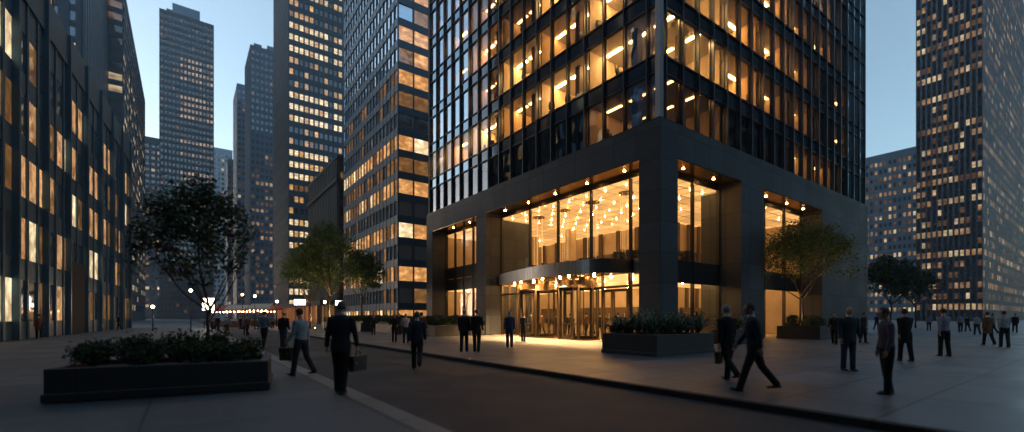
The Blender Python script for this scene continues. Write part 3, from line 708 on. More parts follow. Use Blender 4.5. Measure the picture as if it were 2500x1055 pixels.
# unseen blocks added off frame to darken the reflections and hold back sky light
tower('side_street_tower','dark block across the side street mirrored in the glass',34,-64,126,24,95,4,6,.8,.6,M['rightwall'],PANES['right'],lambda fc,c,r,nb,nf,g:(1 if g.random()<.06 else 0),zoff=4,maxw=0)
tower('rear_block','dark block behind the viewpoint mirrored in the glass',-75,-75,80,28,70,4,6,.8,.6,M['rightwall'],PANES['right'],lambda fc,c,r,nb,nf,g:(1 if g.random()<.06 else 0),zoff=4,maxw=0)
tower('low_rear_block','dark block on the left behind the viewpoint mirrored in the glass',-82,-46,36,60,48,4,6,.8,.6,M['rightwall'],PANES['right'],lambda fc,c,r,nb,nf,g:(1 if g.random()<.06 else 0),zoff=4,maxw=0)
# arcade of shops under the far towers
ar=thing('shop_arcade','low lit arcade of shopfronts with brick piers beyond the trees','shops',(3,88,0))
g=MB(); g.box(.6,4.0,0,52,4.1,5.1); g.box(3.6,4,0,52,0,4.1)
g.build('wall',M['oldwall'],ar)
M['brickpier']=mat('brown_pier',(.22,.11,.07),(.16,.08,.05),scale=3,rough=.7)
M['shopglow']=pane_mat('shop_glow',emit=WARM2,estr=1.6,vs=(.8,.8,.8))
for k in range(14):
    g=MB(); g.box(0,.9,k*4-.4,k*4+.4,0,4.09); g.build('pier',M['brickpier'],ar)
    if k<13:
        g=MB(); g.face([(.7,k*4+3.6,.3),(.7,k*4+.4,.3),(.7,k*4+.4,3.9),(.7,k*4+3.6,3.9)]); g.build('shop_window',M['shopglow'],ar)
# ------------------------------------------------------------------ foliage
def leaf_mat(name,c1,c2,spec=.35,rough=.5,trans=.25):
    m,t,out=nodes(name); b=N(t,'ShaderNodeBsdfPrincipled'); b.inputs['Roughness'].default_value=rough; b.inputs['Specular IOR Level'].default_value=spec
    geo=N(t,'ShaderNodeNewGeometry'); c=ramp(t,geo.outputs['Random Per Island'],[(0,c1),(.6,c2),(1,tuple(x*1.5 for x in c2))]); t.links.new(c,b.inputs['Base Color'])
    tl=N(t,'ShaderNodeBsdfTranslucent'); t.links.new(c,tl.inputs[0]); mx=N(t,'ShaderNodeMixShader'); mx.inputs[0].default_value=trans
    t.links.new(b.outputs[0],mx.inputs[1]); t.links.new(tl.outputs[0],mx.inputs[2]); t.links.new(mx.outputs[0],out.inputs[0]); return m
M['leaf']=leaf_mat('tree_leaves',(.04,.08,.022),(.09,.15,.04),trans=.4)
M['leafgold']=leaf_mat('autumn_tree_leaves',(.05,.08,.018),(.12,.15,.035),trans=.4)
M['leafdark']=leaf_mat('shrub_leaves',(.018,.035,.016),(.04,.07,.03))
M['strap']=leaf_mat('strap_leaves',(.02,.055,.03),(.055,.12,.065),spec=.6,rough=.35,trans=.15)
M['bark']=mat('bark',(.07,.05,.035),(.04,.03,.02),scale=12,rough=.9,bump=.7,bscale=30,stretch=(1,1,.3))
M['flower']=mat('orange_flower',(.6,.16,.06),(.5,.1,.04),scale=5,rough=.5)
def leafquad(g,p,s,rg,m=0):
    u=Vector((rg.gauss(0,1),rg.gauss(0,1),rg.gauss(0,.6))).normalized(); v=u.cross(Vector((rg.gauss(0,1),rg.gauss(0,1),rg.gauss(0,1)))).normalized()
    w_=u.cross(v)*.18
    p=Vector(p); a=p-u*s; c=p+u*s; b_=p+v*s*.5+w_*s; d=p-v*s*.5+w_*s
    n=len(g.v); g.v+=[tuple(a),tuple(b_),tuple(c),tuple(d)]; g.f+=[(n,n+1,n+2),(n,n+2,n+3)]; g.m+=[m,m]; g.sm+=[False,False]
def tree(name,label,x,y,h,cr,trunk_h,seed,lm,ls=.13,dens=1.0,z=.8,tr=.11,lean=(0,0),group=None,gap=0.0,cbase=None):
    """h: top above ground, cr: crown radius, trunk_h: first fork above ground"""
    rg=random.Random(seed); t=thing(name,label,'tree',(x,y,z),0,group)
    wood=MB(); crown=MB(); tips=[]
    H=h-z; th=trunk_h-z
    cb=(cbase-z) if cbase else th*.95
    cen=Vector((lean[0],lean[1],(H+cb)/2)); rz=(H-cb)/2
    def inside(p,k=1.0):
        q=(p-cen); f=1-.35*max(0,q.z/rz)  # narrower toward the top
        return (q.x/(cr*f*k))**2+(q.y/(cr*f*k))**2+(q.z/(rz*k))**2<1
    def grow(p,d,r,L,lev):
        n=4; pts=[p]; rr=[r]
        for i in range(n):
            d=(d+Vector((rg.gauss(0,.11),rg.gauss(0,.11),rg.gauss(.05,.06)))).normalized()
            p=p+d*(L/n); pts.append(p); rr.append(r*(1-.45*(i+1)/n))
            if lev>=2: tips.append((p,lev))
        wood.tube(pts,rr,6 if lev<2 else 4,caps=False)
        if lev>=4 or not inside(p,1.02): return
        k=3 if lev<3 else 2
        for j in range(k):
            a=2*pi*(j+rg.random()*.8)/k; spread=.45+.3*rg.random()
            side=d.cross(Vector((cos(a),sin(a),.3))).normalized()
            nd=(d*cos(spread)+side*sin(spread)+Vector((0,0,.12))).normalized()
            grow(p,nd,rr[-1]*.8,L*(.72+.12*rg.random()),lev+1)
    # trunk
    pts=[Vector((0,0,0))];rr=[tr*1.25]
    for i in range(1,6):
        pts.append(Vector((lean[0]*.25*i/5+rg.gauss(0,.03),lean[1]*.25*i/5+rg.gauss(0,.03),th*i/5))); rr.append(tr*(1-.06*i))
    wood.tube(pts,rr,9)
    top=pts[-1]
    nb=6
    for j in range(nb):
        a=2*pi*j/nb+rg.uniform(-.3,.3); sp=rg.uniform(.5,1.05)
        grow(top+Vector((0,0,rg.uniform(-.3,.2))),Vector((cos(a)*sin(sp),sin(a)*sin(sp),cos(sp))),tr*.5,(H-th)*.34*(1+.25*(sp>.8)),1)
    # leader
    p=top; L=(H-th)*.75; lead=[p+Vector((lean[0]*.5*k/4+rg.gauss(0,.05),lean[1]*.5*k/4+rg.gauss(0,.05),L*k/4)) for k in range(5)]
    wood.tube(lead,[tr*.7*(1-.2*k) for k in range(5)],6)
    for k in range(1,5):
        for j in range(4):
            a=rg.uniform(0,2*pi); grow(lead[k],Vector((cos(a),sin(a),.45)).normalized(),tr*.3,cr*.5*(1.15-.15*k),2)
    # leaves cluster on twigs; clump centres keep gaps between
    for p,lev in tips:
        if not inside(p,1.1): continue
        if rg.random()<gap: continue
        m=int((9 if lev>2 else 4)*dens*rg.uniform(.5,1.5))
        for _ in range(m):
            q=p+Vector((rg.gauss(0,.24*cr/3),rg.gauss(0,.24*cr/3),rg.gauss(-.02,.17*cr/3)))
            leafquad(crown,q,ls*rg.uniform(.6,1.2),rg)
    wood.build('trunk',M['bark'],t); crown.build('crown',lm,t)
    return t
def planter(label,x0,x1,y0,y1,h,rz=0,loc=(0,0),group=None):
    t=thing('planter',label,'planter',(loc[0],loc[1],0),rz,group)
    g=MB(); g.bbox(x0-.03,x1+.03,y0-.03,y1+.03,.0,.15,.01); g.build('plinth',M['planter'],t)
    g=MB(); w_=.16
    for q in ((x0,x1,y0,y0+w_),(x0,x1,y1-w_,y1),(x0,x0+w_,y0+w_,y1-w_),(x1-w_,x1,y0+w_,y1-w_)): g.bbox(*q,.15,h,.012)
    g.build('trough',M['planter'],t)
    g=MB(); g.box(x0+w_,x1-w_,y0+w_,y1-w_,.16,h-.1); g.build('soil',M['soil'],t)
    return t
def strap_plant(label,x,y,z,R,hh,n,seed,group,ref=None):
    if ref is not None:
        o,kids=ref; c=o.copy(); COL.objects.link(c); c.location=(x,y,z); rg=random.Random(seed); c.rotation_euler=(0,0,rg.uniform(0,6.28)); s=rg.uniform(.8,1.12); c.scale=(s,s,s*rg.uniform(.85,1.15))
        c['label']=label; c['group']=group; return c
    rg=random.Random(seed); g=MB()
    for k in range(n):
        a=rg.uniform(0,2*pi); L=R*rg.uniform(.7,1.1); up=hh*rg.uniform(.5,1.1)*(1 if k%3 else 1.25); w_=rg.uniform(.022,.034)
        if k%3==0: L*=.55
        u=Vector((cos(a),sin(a),0)); s=Vector((-sin(a),cos(a),0)); pr=None; m=8
        n0=len(g.v)
        for i in range(m+1):
            t=i/m; p=u*L*t+Vector((0,0,up*(2.0*t-1.45*t*t)*1.25+.03)); ww=w_*(1-t**3)*(.6+.8*t if t<.5 else 1)
            fold=Vector((0,0,ww*.6))
            g.v+=[tuple(p-s*ww+fold),tuple(p),tuple(p+s*ww+fold)]
        for i in range(m):
            for j in (0,1):
                q=n0+i*3+j; g.f.append((q,q+1,q+4,q+3)); g.m.append(0); g.sm.append(True)
    o=g.build('strap_leaf_plant',M['strap'],None,(x,y,z)); return tag(o,label,'plant',group)
def shrub(label,x,y,z,r,hh,n,seed,lm='leafdark',ls=.05,group=None,name='shrub'):
    rg=random.Random(seed); t=thing(name,label,'shrub',(x,y,z),rg.uniform(0,6),group); g=MB(); st=MB()
    for k in range(9):
        a=rg.uniform(0,2*pi); q=Vector((cos(a)*r*.7*rg.random()**.5,sin(a)*r*.7*rg.random()**.5,hh*rg.uniform(.6,1)))
        mid=q*.5+Vector((0,0,.05)); st.tube([(0,0,0),mid,q],[.01,.008,.004],4,caps=False)
        for _ in range(n//9):
            p=mid.lerp(q,rg.uniform(-.4,1.05))+Vector((rg.gauss(0,r*.25),rg.gauss(0,r*.25),rg.gauss(0,hh*.12)))
            if p.z<.02: p.z=abs(p.z)+.02
            leafquad(g,p,ls*rg.uniform(.6,1.3),rg)
    st.build('stem',M['bark'],t); g.build('leaves',M[lm],t); return t
def hedge(label,x0,x1,y0,y1,z,h,seed,n,ls=.06):
    rg=random.Random(seed); g=MB(); cx,cy=(x0+x1)/2,(y0+y1)/2
    bumps=[(rg.uniform(x0,x1),rg.uniform(y0,y1),rg.uniform(.6,1.12)) for _ in range(int(max(6,(x1-x0)*(y1-y0)*3)))]
    for _ in range(n):
        bx,by,bh=rg.choice(bumps); x=bx+rg.gauss(0,.16); y=by+rg.gauss(0,.16)
        zz=h*bh*(rg.random()**.6)
        x=min(max(x,x0-.08),x1+.08); y=min(max(y,y0-.08),y1+.08)
        leafquad(g,(x-cx,y-cy,zz),ls*rg.uniform(.6,1.4),rg)
    g.box(x0-cx+.1,x1-cx-.1,y0-cy+.1,y1-cy-.1,.0,h*.35)
    o=g.build('hedge',M['leafdark'],None,(cx,cy,z)); return tag(o,label,'hedge')
# planters by the building
ax,ay=GP(1603,872)
PH=.81
planter('dark granite planter at the corner pillar full of strap leaf plants',0,3.9,0,2.65,PH,0,(ax,ay))
rp=random.Random(21); ref=None
grp='strap leaf plants in the planter at the corner pillar'
lab='dark green strap leaf plant in the granite planter at the corner pillar'
k=0
for i in range(5):
    for j in range(3):
        px_=ax+.55+i*.72+rp.uniform(-.1,.1); py_=ay+.5+j*.8+rp.uniform(-.1,.1)
        if ref is None: o=strap_plant(lab,px_,py_,PH-.1,.85,.78,72,1,grp); ref=(o,None); o['label']=lab
        else: strap_plant(lab,px_,py_,PH-.1,0,0,0,100+k,grp,ref)
        k+=1
for i,(dx,dy) in enumerate(((.35,2.25),(.4,1.7))): shrub(('small leaved dark shrub at the far left end of the corner pillar planter','small leaved dark shrub beside the strap leaf plants facing the revolving doors')[i],ax+dx,ay+dy,PH-.1,.35,.5,900,30+i,ls=.045)
g=MB()
for q in ((.5,2.0),): pass
# planter in front of the south lobby window
planter('dark granite planter under the lobby window right of the corner pillar',0,2.2,0,1.2,.8,0,(3.6,-1.9))
for i in range(3): strap_plant('strap leaf plant under the lobby window right of the corner pillar',3.6+.45+i*.65,-1.3,.7,0,0,0,200+i,'strap leaf plants under the lobby window',ref)
# planter with the golden tree
bx,by=13.0,-2.65
planter('dark granite planter holding the golden green tree by the stone wall',0,5.2,0,2.6,.87,0,(bx,by))
hedge('low dark hedge around the golden green tree by the stone wall',bx+.25,bx+4.9,by+1.2,by+2.3,.77,.75,5,7000,.055)
hedge('thin dark hedge strip on the street side of the golden green tree',bx+.25,bx+.7,by+.3,by+1.2,.77,.45,6,900,.05)
tx,ty=G(1955,30.2)
tree('planter_tree','golden green tree in the granite planter in front of the stone wall',tx,ty,7.9,3.0,2.9,11,M['leafgold'],ls=.095,dens=1.8,gap=.3,z=.77,tr=.085,cbase=2.6)
# planters along the west face
planter('grey granite hedge planter in front of the left lobby window',0,4.4,0,3.0,.84,0,(-4.75,16.2))
hedge('dense dark green hedge in front of the left lobby window',-4.5,-.6,16.4,19.0,.74,.8,7,9000,.07)
c1=GP(937,810); 
planter('grey granite hedge planter behind the standing group of people',0,4.5,0,5.5,.84,0,(-5.0,23.5))
hedge('dark green hedge behind the standing group of people',-4.8,-.7,23.7,28.8,.74,.8,8,11000,.08)
planter('long grey granite hedge planter under the three trees',0,5,0,16,.84,0,(-5.6,31.0))
hedge('long dark green hedge under the three trees',-5.4,-.8,31.2,46.8,.74,.85,9,18000,.1)
tx,ty=G(803,49); tree('large_street_tree','tallest spreading green tree in front of the old stone building',tx,ty,11.8,3.6,3.9,21,M['leaf'],ls=.14,dens=2.0,gap=.3,z=.74,tr=.15,cbase=2.9)
tx,ty=G(757,56); tree('wide_street_tree','wide green tree left of the tallest one above the lit shops',tx,ty,10.0,3.9,3.3,22,M['leaf'],ls=.15,dens=1.8,gap=.3,z=0,tr=.13,cbase=2.9)
tx,ty=G(884,50); tree('small_street_tree','smaller green tree in front of the mirror glass tower',tx,ty,8.9,2.5,3.3,23,M['leaf'],ls=.13,dens=1.8,gap=.3,z=.74,tr=.1,cbase=2.7)
# near left planter
lx,ly=GP(105,985)
rzl=atan2(GP(655,950)[1]-ly,GP(655,950)[0]-lx); Lw=math.hypot(GP(655,950)[0]-lx,GP(655,950)[1]-ly)
planter('large black granite planter nearest the viewer on the left pavement',0,Lw,0,1.9,.58,rzl,(lx,ly))
rs=random.Random(41)
cs_,sn_=cos(rzl),sin(rzl)
def lp(u,v): return lx+u*cs_-v*sn_, ly+u*sn_+v*cs_
pos=[('dark shrub at the left end of the nearest planter',.45,.7,.5),('bushy shrub second from the left end of the nearest planter',1.0,1.1,.6),('dark shrub at the front left of the nearest planter',1.3,.5,.45),
('broad shrub in the middle of the nearest planter',1.75,1.2,.62),('low shrub at the middle front of the nearest planter',2.1,.5,.45),('dark shrub at the foot of the dark tree in the nearest planter',2.45,1.2,.62),('low shrub at the right front of the nearest planter',2.75,.55,.42),('thin shrub at the right end of the nearest planter',3.05,1.1,.45)]
for i,(lb,u,v,hh) in enumerate(pos):
    x_,y_=lp(u*Lw/3.5,v); shrub(lb,x_,y_,.48,.42,hh,1300,50+i,ls=.045)
x_,y_=lp(2.3*Lw/3.5,1.3)
tree('small_dark_tree','small dark tree growing out of the nearest planter on the left',x_,y_,4.5,1.25,1.6,31,M['leafdark'],ls=.055,dens=1.3,z=.48,tr=.04,cbase=1.1,lean=(-.3,.2),gap=.4)
# dark trees on the right
for i,(px_,Y,h_,cr_) in enumerate(((2175,52,8.5,3),(2235,60,7.5,2.8))):
    x_,y_=G(px_,Y); tree('plaza_tree',('dark tree just past the corner tower on the right','dark tree left of the lit navy tower','low dark tree under the lit navy tower')[i],x_,y_,h_,cr_,3,60+i,M['leafdark'],ls=.2,dens=.8,z=0,tr=.1)
# ------------------------------------------------------------------ people
def fuse(mb,vox,smooth=3,name='tmp'):
    me=mb.mesh(name,[]) ; me.materials.clear()
    o=bpy.data.objects.new('tmp_fuse',me); COL.objects.link(o)
    r=o.modifiers.new('r','REMESH'); r.mode='VOXEL'; r.voxel_size=vox; r.use_smooth_shade=True
    s=o.modifiers.new('s','SMOOTH'); s.iterations=smooth; s.factor=.5
    dg=bpy.context.evaluated_depsgraph_get(); out=bpy.data.meshes.new_from_object(o.evaluated_get(dg))
    bpy.data.objects.remove(o); bpy.data.meshes.remove(me); out.name=name
    return out
def rot2(p,a):  # rotate (y,z) vector, a positive = forward swing of a hanging limb
    return Vector((p[0],p[1]*cos(a)-p[2]*sin(a),p[1]*sin(a)+p[2]*cos(a)))
CLOTH={}
def cloth(name,c,rough=.85):
    if name not in CLOTH: CLOTH[name]=mat('cloth_'+name,c,tuple(x*.7 for x in c),scale=9,rough=rough,bump=.25,bscale=22,spec=.25)
    return CLOTH[name]
SKIN=[mat('skin_light',(.45,.28,.2),(.38,.22,.16),scale=7,rough=.55),mat('skin_tan',(.3,.17,.11),(.25,.14,.09),scale=7,rough=.55),mat('skin_dark',(.12,.065,.04),(.1,.05,.03),scale=7,rough=.5)]
HAIR={'steel':mat('hair_steel_grey',(.09,.088,.085),(.06,.06,.06),scale=40,rough=.6),'dark':mat('hair_dark',(.02,.015,.012),(.035,.025,.02),scale=40,rough=.6),'grey':mat('hair_grey',(.3,.29,.28),(.2,.2,.2),scale=40,rough=.6),'brown':mat('hair_brown',(.07,.04,.025),(.05,.03,.018),scale=40,rough=.6),'blond':mat('hair_blond',(.35,.25,.13),(.28,.19,.1),scale=40,rough=.6)}
M['eye']=mat('eye_dark',(.01,.01,.01),(.02,.015,.01),rough=.2)
M['shoe']=mat('shoe_leather',(.012,.01,.009),(.02,.015,.012),scale=9,rough=.3)
M['white']=mat('white_cloth',(.7,.72,.75),(.6,.62,.66),scale=8,rough=.8)
def person(label,x,y,yaw,h=1.8,leg=(.35,-.35),kb=(.1,.35),arm=(-.35,.35),eb=(.25,.25),top=('navy',(.018,.024,.04)),bottom=('black',(.01,.011,.014)),hair='dark',skin=0,
           kind='suit',detail=1,group=None,out_=(.1,.1),head_yaw=0,bald=False,z=0.0,lean=.03,shirt=True,build_=1.0,copyof=None):
    """yaw: facing direction as a world angle (0 = +X). leg/arm: (left,right) forward swing. Returns (empty, hand points in world)."""
    vx=.0085 if detail==2 else (.012 if detail==1 else .02)
    k=1.0
    t=thing('person',label,'person',(x,y,z),yaw-pi/2,group); t.scale=(h/1.8,)*3
    hipz=.93
    J={}
    for i,sd in enumerate((-1,1)):
        hp=Vector((sd*.09,0,hipz)); kn=hp+rot2((0,0,-.44),leg[i])+Vector((sd*.01,0,0)); an=kn+rot2((0,0,-.42),leg[i]-kb[i])
        J[i]=(hp,kn,an)
    low=min(J[0][2].z,J[1][2].z)-.075
    for i in (0,1): J[i]=tuple(p-Vector((0,0,low)) for p in J[i])
    zo=-low
    def up(px,py,pz): # torso point, leaning forward from the hips
        d=pz-hipz; return Vector((px,py+d*lean,pz+zo))
    A={}
    for i,sd in enumerate((-1,1)):
        sh=up(sd*.185*build_,0,1.43); el=sh+rot2((sd*.29*sin(out_[i]),0,-.29*cos(out_[i])),arm[i]); wr=el+rot2((sd*.02,0,-.255),arm[i]+eb[i]); dirh=(wr-el).normalized()
        A[i]=(sh,el,wr,dirh)
    # --- body (head, neck, torso, arms, hands, legs): one fused surface
    g=MB()
    hc=up(0,.035,1.675)
    hr=Matrix.Rotation(head_yaw,3,'Z')
    def hd(px,py,pz): return hc+hr@Vector((px,py,pz))
    g.ell(hc,(.076,.094,.105),0,16,12,hr); g.ell(hd(0,.028,-.055),(.056,.062,.065),0,14,10,hr); g.ell(hd(0,.05,-.095),(.032,.03,.028),0,10,8)
    g.ell(hd(0,.098,-.03),(.014,.022,.026),0,8,6,hr); g.ell(hd(0,.085,-.068),(.028,.014,.01),0,8,6,hr)
    for sd in (-1,1): g.ell(hd(sd*.079,-.005,-.02),(.012,.022,.033),0,8,6,hr); g.ell(hd(sd*.03,.078,.012),(.024,.016,.01),0,8,6,hr)
    g.tube([up(0,-.005,1.44),up(0,.0,1.52),up(0,.015,1.62)],[(.085,.07),(.058,.06),(.055,.06)],14)
    g.tube([up(0,0,.88),up(0,0,1.0),up(0,0,1.12),up(0,0,1.3),up(0,0,1.42),up(0,0,1.48)],[(.15,.1),(.15,.1),(.13,.09),(.165,.105),(.17,.09),(.08,.06)],16,ref=(0,1,0))
    for i in (0,1):
        hp,kn,an=J[i]; g.tube([hp,hp.lerp(kn,.5),kn,kn.lerp(an,.35),an],[.085,.07,.052,.05,.036],10)
        sh,el,wr,dh=A[i]; g.tube([sh,sh.lerp(el,.5),el,el.lerp(wr,.4),wr],[.05,.042,.036,.034,.026],10)
        sd=-1 if i==0 else 1
        fwd=Vector((0,1,0)); n_=Vector((sd,0,0)); fw=(fwd-dh*fwd.dot(dh)).normalized(); n_=dh.cross(fw)*(-1)
        if n_.x*sd<0: n_=-n_
        # palm: wide along fw, thin along n_
        pc=wr+dh*.045; g.tube([wr-dh*.01,wr+dh*.03,wr+dh*.085],[(.028,.018),(.04,.015),(.036,.013)],10,ref=n_)
        for f_,(off,L) in enumerate(((.028,.075),(.010,.085),(-.009,.078),(-.027,.062))):
            b0=wr+dh*.082+fw*off; c1=b0+dh*L*.45-n_*L*.12; c2=c1+dh*L*.3-n_*L*.3; c3=c2+dh*L*.08-n_*L*.3
            g.tube([b0-dh*.015,b0,c1,c2,c3],[.0085,.0095,.009,.0082,.007],6)
        t0=wr+dh*.025+fw*.03; g.tube([t0,t0+fw*.03+dh*.025-n_*.008,t0+fw*.036+dh*.06-n_*.02],[.012,.011,.008],6)
    body=bpy.data.objects.new('body',fuse(g,vx,2,'body')); COL.objects.link(body); body.parent=t; body.data.materials.append(SKIN[skin])
    # eyes
    g=MB()
    for sd in (-1,1): g.ell(hd(sd*.03,.089,-.002),(.012,.008,.007),0,8,6,hr)
    g.build('eyes',M['eye'],t)
    # hair
    g=MB()
    if not bald:
        g.ell(hd(0,-.012,.02),(.084,.098,.1),0,18,12,hr)
        if kind=='woman': g.ell(hd(0,-.045,-.05),(.08,.07,.12),0,12,10,hr)
        # trim the face side
        g2=MB(); keep=[]
        for f,mm,s_ in zip(g.f,g.m,g.sm):
            c=sum((Vector(g.v[i]) for i in f),Vector())/len(f)-hc; c=hr.inverted()@c
            if c.y>.045 and c.z<.06 or (c.z<-.045 and c.y>-.02 and kind!='woman') or c.z<-.17 or (kind!='woman' and c.z<-.07) : continue
            keep.append(f)
        me=bpy.data.meshes.new('hair'); me.from_pydata(g.v,[],keep); me.polygons.foreach_set('use_smooth',[True]*len(keep)); me.materials.append(HAIR[hair]); me.update()
        ho=bpy.data.objects.new('hair',me); COL.objects.link(ho); ho.parent=t
        so=ho.modifiers.new('thick','SOLIDIFY'); so.thickness=.012; so.offset=0
    # --- trousers or skirt
    g=MB()
    if kind in('suit','shirt','casual','coat','woman'):
        wl=1.0 if kind!='woman' else .9
        g.tube([up(0,0,.86),up(0,0,.95),up(0,0,1.06)],[(.155,.115),(.17,.12),(.15,.105)],16,ref=(0,1,0))
        for i in (0,1):
            hp,kn,an=J[i]; g.tube([hp+Vector((0,0,.06)),hp.lerp(kn,.3),hp.lerp(kn,.7),kn,kn.lerp(an,.5),an+(an-kn).normalized()*.035],[.1,.1*wl,.085*wl,.075*wl,.07*wl,.068*wl],12)
    tr=bpy.data.objects.new('trousers',fuse(g,max(.012,vx),4,'trousers')); COL.objects.link(tr); tr.parent=t; tr.data.materials.append(cloth(*bottom))
    # --- jacket / shirt
    g=MB(); bw=build_
    hem=.8 if kind in('suit',) else (.95 if kind in('shirt','casual') else (.62 if kind=='coat' else .88))
    rings=[(hem,.175,.135),(.95,.175*1.02,.13),(1.08,.158,.118),(1.22,.178,.128),(1.34,.195,.132),(1.42,.19,.115),(1.475,.13,.085),(1.51,.075,.07)]
    g.tube([up(0,-.004,a) for a,b_,c in rings],[(b_*bw,c*bw) for a,b_,c in rings],22,ref=(0,1,0))
    for i in (0,1):
        sh,el,wr,dh=A[i]
        g.ell(sh+Vector((0,0,-.01)),(.068,.068,.062),0,10,8)
        end=wr-dh*.005 if kind!='tee' else el
        g.tube([sh,sh.lerp(el,.5),el,el.lerp(end,.5),end],[.068,.06,.053,.048,.044],12)
    jn={'suit':'jacket','coat':'coat','woman':'blouse'}.get(kind,'shirt')
    me=fuse(g,max(.013,vx),4,jn); jo=bpy.data.objects.new(jn,me); COL.objects.link(jo); jo.parent=t; me.materials.append(cloth(*top))
    if kind in ('suit','coat') and shirt:
        g=MB(); g.tube([up(0,.008,1.495),up(0,.01,1.535),up(0,.014,1.555)],[(.072,.07),(.067,.067),(.064,.066)],16); g.build('collar',M['white'],t)
    # --- shoes
    for i in (0,1):
        hp,kn,an=J[i]; sh_=(an-kn).normalized(); pitch=max(-.1,(an.z-.085)*2.2) if an.z>.1 else 0.0
        if leg[i]>.15 and an.z<.12: pitch=-.15
        fd=Vector((0,cos(pitch),-sin(pitch))); upv=Vector((0,sin(pitch),cos(pitch)))
        g=MB(); hz=an-upv*.045
        g.tube([hz-fd*.07,hz-fd*.04,hz+fd*.05,hz+fd*.13,hz+fd*.185],[(.028,.028),(.038,.036),(.042,.034),(.046,.024),(.026,.014)],10,ref=upv)
        g.tube([an+Vector((0,0,.02)),hz],[.045,.04],10)
        g.tube([hz-fd*.075-upv*.028,hz+fd*.05-upv*.03,hz+fd*.185-upv*.022],[(.034,.006),(.042,.006),(.03,.006)],8,ref=upv)
        g.build('shoe',M['shoe'],t)
    hands=[]
    R=Matrix.Rotation(yaw-pi/2,3,'Z')
    for i in (0,1):
        p=(A[i][2]+A[i][3]*.1)*(h/1.8); hands.append(Vector((x,y,z))+R@p)
    return t,hands
def bag(name,label,cat,hp,yaw,w_,h_,d_,mt,lift=.0):
    """hangs from the hand point hp"""
    t=thing(name,label,cat,(hp.x,hp.y,hp.z-h_-.085+lift),yaw)
    g=MB(); g.tube([(-w_/2,0,h_/2),(-w_/2+.02,0,h_/2),(w_/2-.02,0,h_/2),(w_/2,0,h_/2)],[(.42*d_,.46*h_),(.5*d_,.5*h_),(.5*d_,.5*h_),(.42*d_,.46*h_)],4,smooth=False,ref=(0,0,1))
    g=MB(); g.bbox(-w_/2,w_/2,-d_/2,d_/2,0,h_,.018); g.build('bag_body',mt,t)
    g=MB(); g.bbox(-w_/2-.004,w_/2+.004,-d_/2-.006,d_/2+.006,h_*.55,h_+.004,.012); g.build('flap',mt,t)
    g=MB(); g.tube([(-.07,0,h_),(-.065,0,h_+.06),(-.03,0,h_+.085),(.03,0,h_+.085),(.065,0,h_+.06),(.07,0,h_)],[.009]*6,8); g.build('handle',M['black'],t)
    for s in (-1,1):
        q=MB(); q.box(s*w_*.28-.015,s*w_*.28+.015,-d_/2-.012,d_/2+.012,h_*.5,h_*.6); q.build('clasp',M['steel'],t)
    return t
M['leather']=mat('black_leather',(.012,.011,.01),(.02,.018,.016),scale=8,rough=.35,bump=.3,bscale=40)
M['leatherb']=mat('brown_leather',(.07,.035,.018),(.05,.025,.012),scale=8,rough=.4,bump=.3,bscale=40)
def yaw_cam(dx,dy): # direction given in camera frame (X right, Y away) -> world yaw
    return atan2(-.59*dx+.8074*dy,.8074*dx+.59*dy)
NAVY=('navy',(.014,.018,.03)); NAVY2=('blue_navy',(.018,.027,.048)); BLACK=('black',(.01,.011,.014)); CHAR=('charcoal',(.03,.032,.036)); GREY=('pale_grey',(.3,.34,.38)); PINK=('pale_pink',(.55,.42,.4)); BROWN=('rust_brown',(.16,.08,.045)); DENIM=('denim',(.03,.045,.08)); STEELB=('slate_blue',(.06,.085,.13))
away=yaw_cam(0,1)
def at(px,py): return GP(px,py)
# the businessman walking away with a briefcase
x,y=at(832,957); p,hn=person('dark suited man walking away along the near kerb with a black briefcase',x,y,yaw_cam(.05,1),1.82,leg=(.16,-.12),kb=(.12,.12),arm=(-.12,.12),eb=(.12,.1),out_=(.16,.2),top=NAVY,bottom=BLACK,hair='steel',detail=2,build_=1.1,z=-.02)
bag('briefcase','black briefcase in the right hand of the man by the near kerb','briefcase',hn[1]+Vector((0,0,0)),yaw_cam(.35,1),.42,.30,.12,M['leather'])
x,y=at(735,915); p,hn=person('person in pale grey shirt walking across the near pavement with a satchel',x,y,yaw_cam(-1,.25),1.74,leg=(.22,-.22),kb=(.06,.35),arm=(.2,-.15),eb=(.35,.15),top=GREY,bottom=CHAR,kind='shirt',hair='brown',detail=2,z=-.02,head_yaw=-.2)
bag('satchel','black satchel carried by the person in the pale grey shirt','bag',hn[0],yaw_cam(-1,.25),.34,.32,.11,M['leather'])
x,y=at(692,851); person('person in black with a light cap standing at the left kerb',x,y,yaw_cam(0,1),1.75,leg=(.08,-.08),kb=(.05,.08),arm=(-.05,.05),top=BLACK,bottom=('denim',(.03,.045,.08)),kind='casual',hair='blond',z=-.02)
x,y=at(1018,893); person('man in open dark suit crossing the road towards the building',x,y,yaw_cam(-.15,1),1.8,leg=(.3,-.42),kb=(.05,.5),arm=(-.25,.3),top=NAVY2,bottom=BLACK,hair='steel',z=-.126,detail=2)
x,y=at(1028,846); person('person in rust brown coat behind the man crossing the road',x,y,yaw_cam(.3,1),1.72,leg=(.12,-.12),kb=(.1,.15),top=BROWN,bottom=BROWN,kind='coat',hair='dark')
x,y=at(991,838); person('person in pale pink top standing near the hedge planter',x,y,yaw_cam(-.6,1),1.7,leg=(.1,-.1),kb=(.05,.1),arm=(.5,.2),eb=(.7,.4),top=PINK,bottom=CHAR,kind='shirt',hair='blond',bald=True)
x,y=at(963,836); person('slim woman in black standing left of the pale pink top',x,y,yaw_cam(.1,-1),1.66,leg=(.05,-.05),kb=(.03,.05),arm=(.3,.3),eb=(.9,.9),top=BLACK,bottom=BLACK,kind='woman',hair='brown')
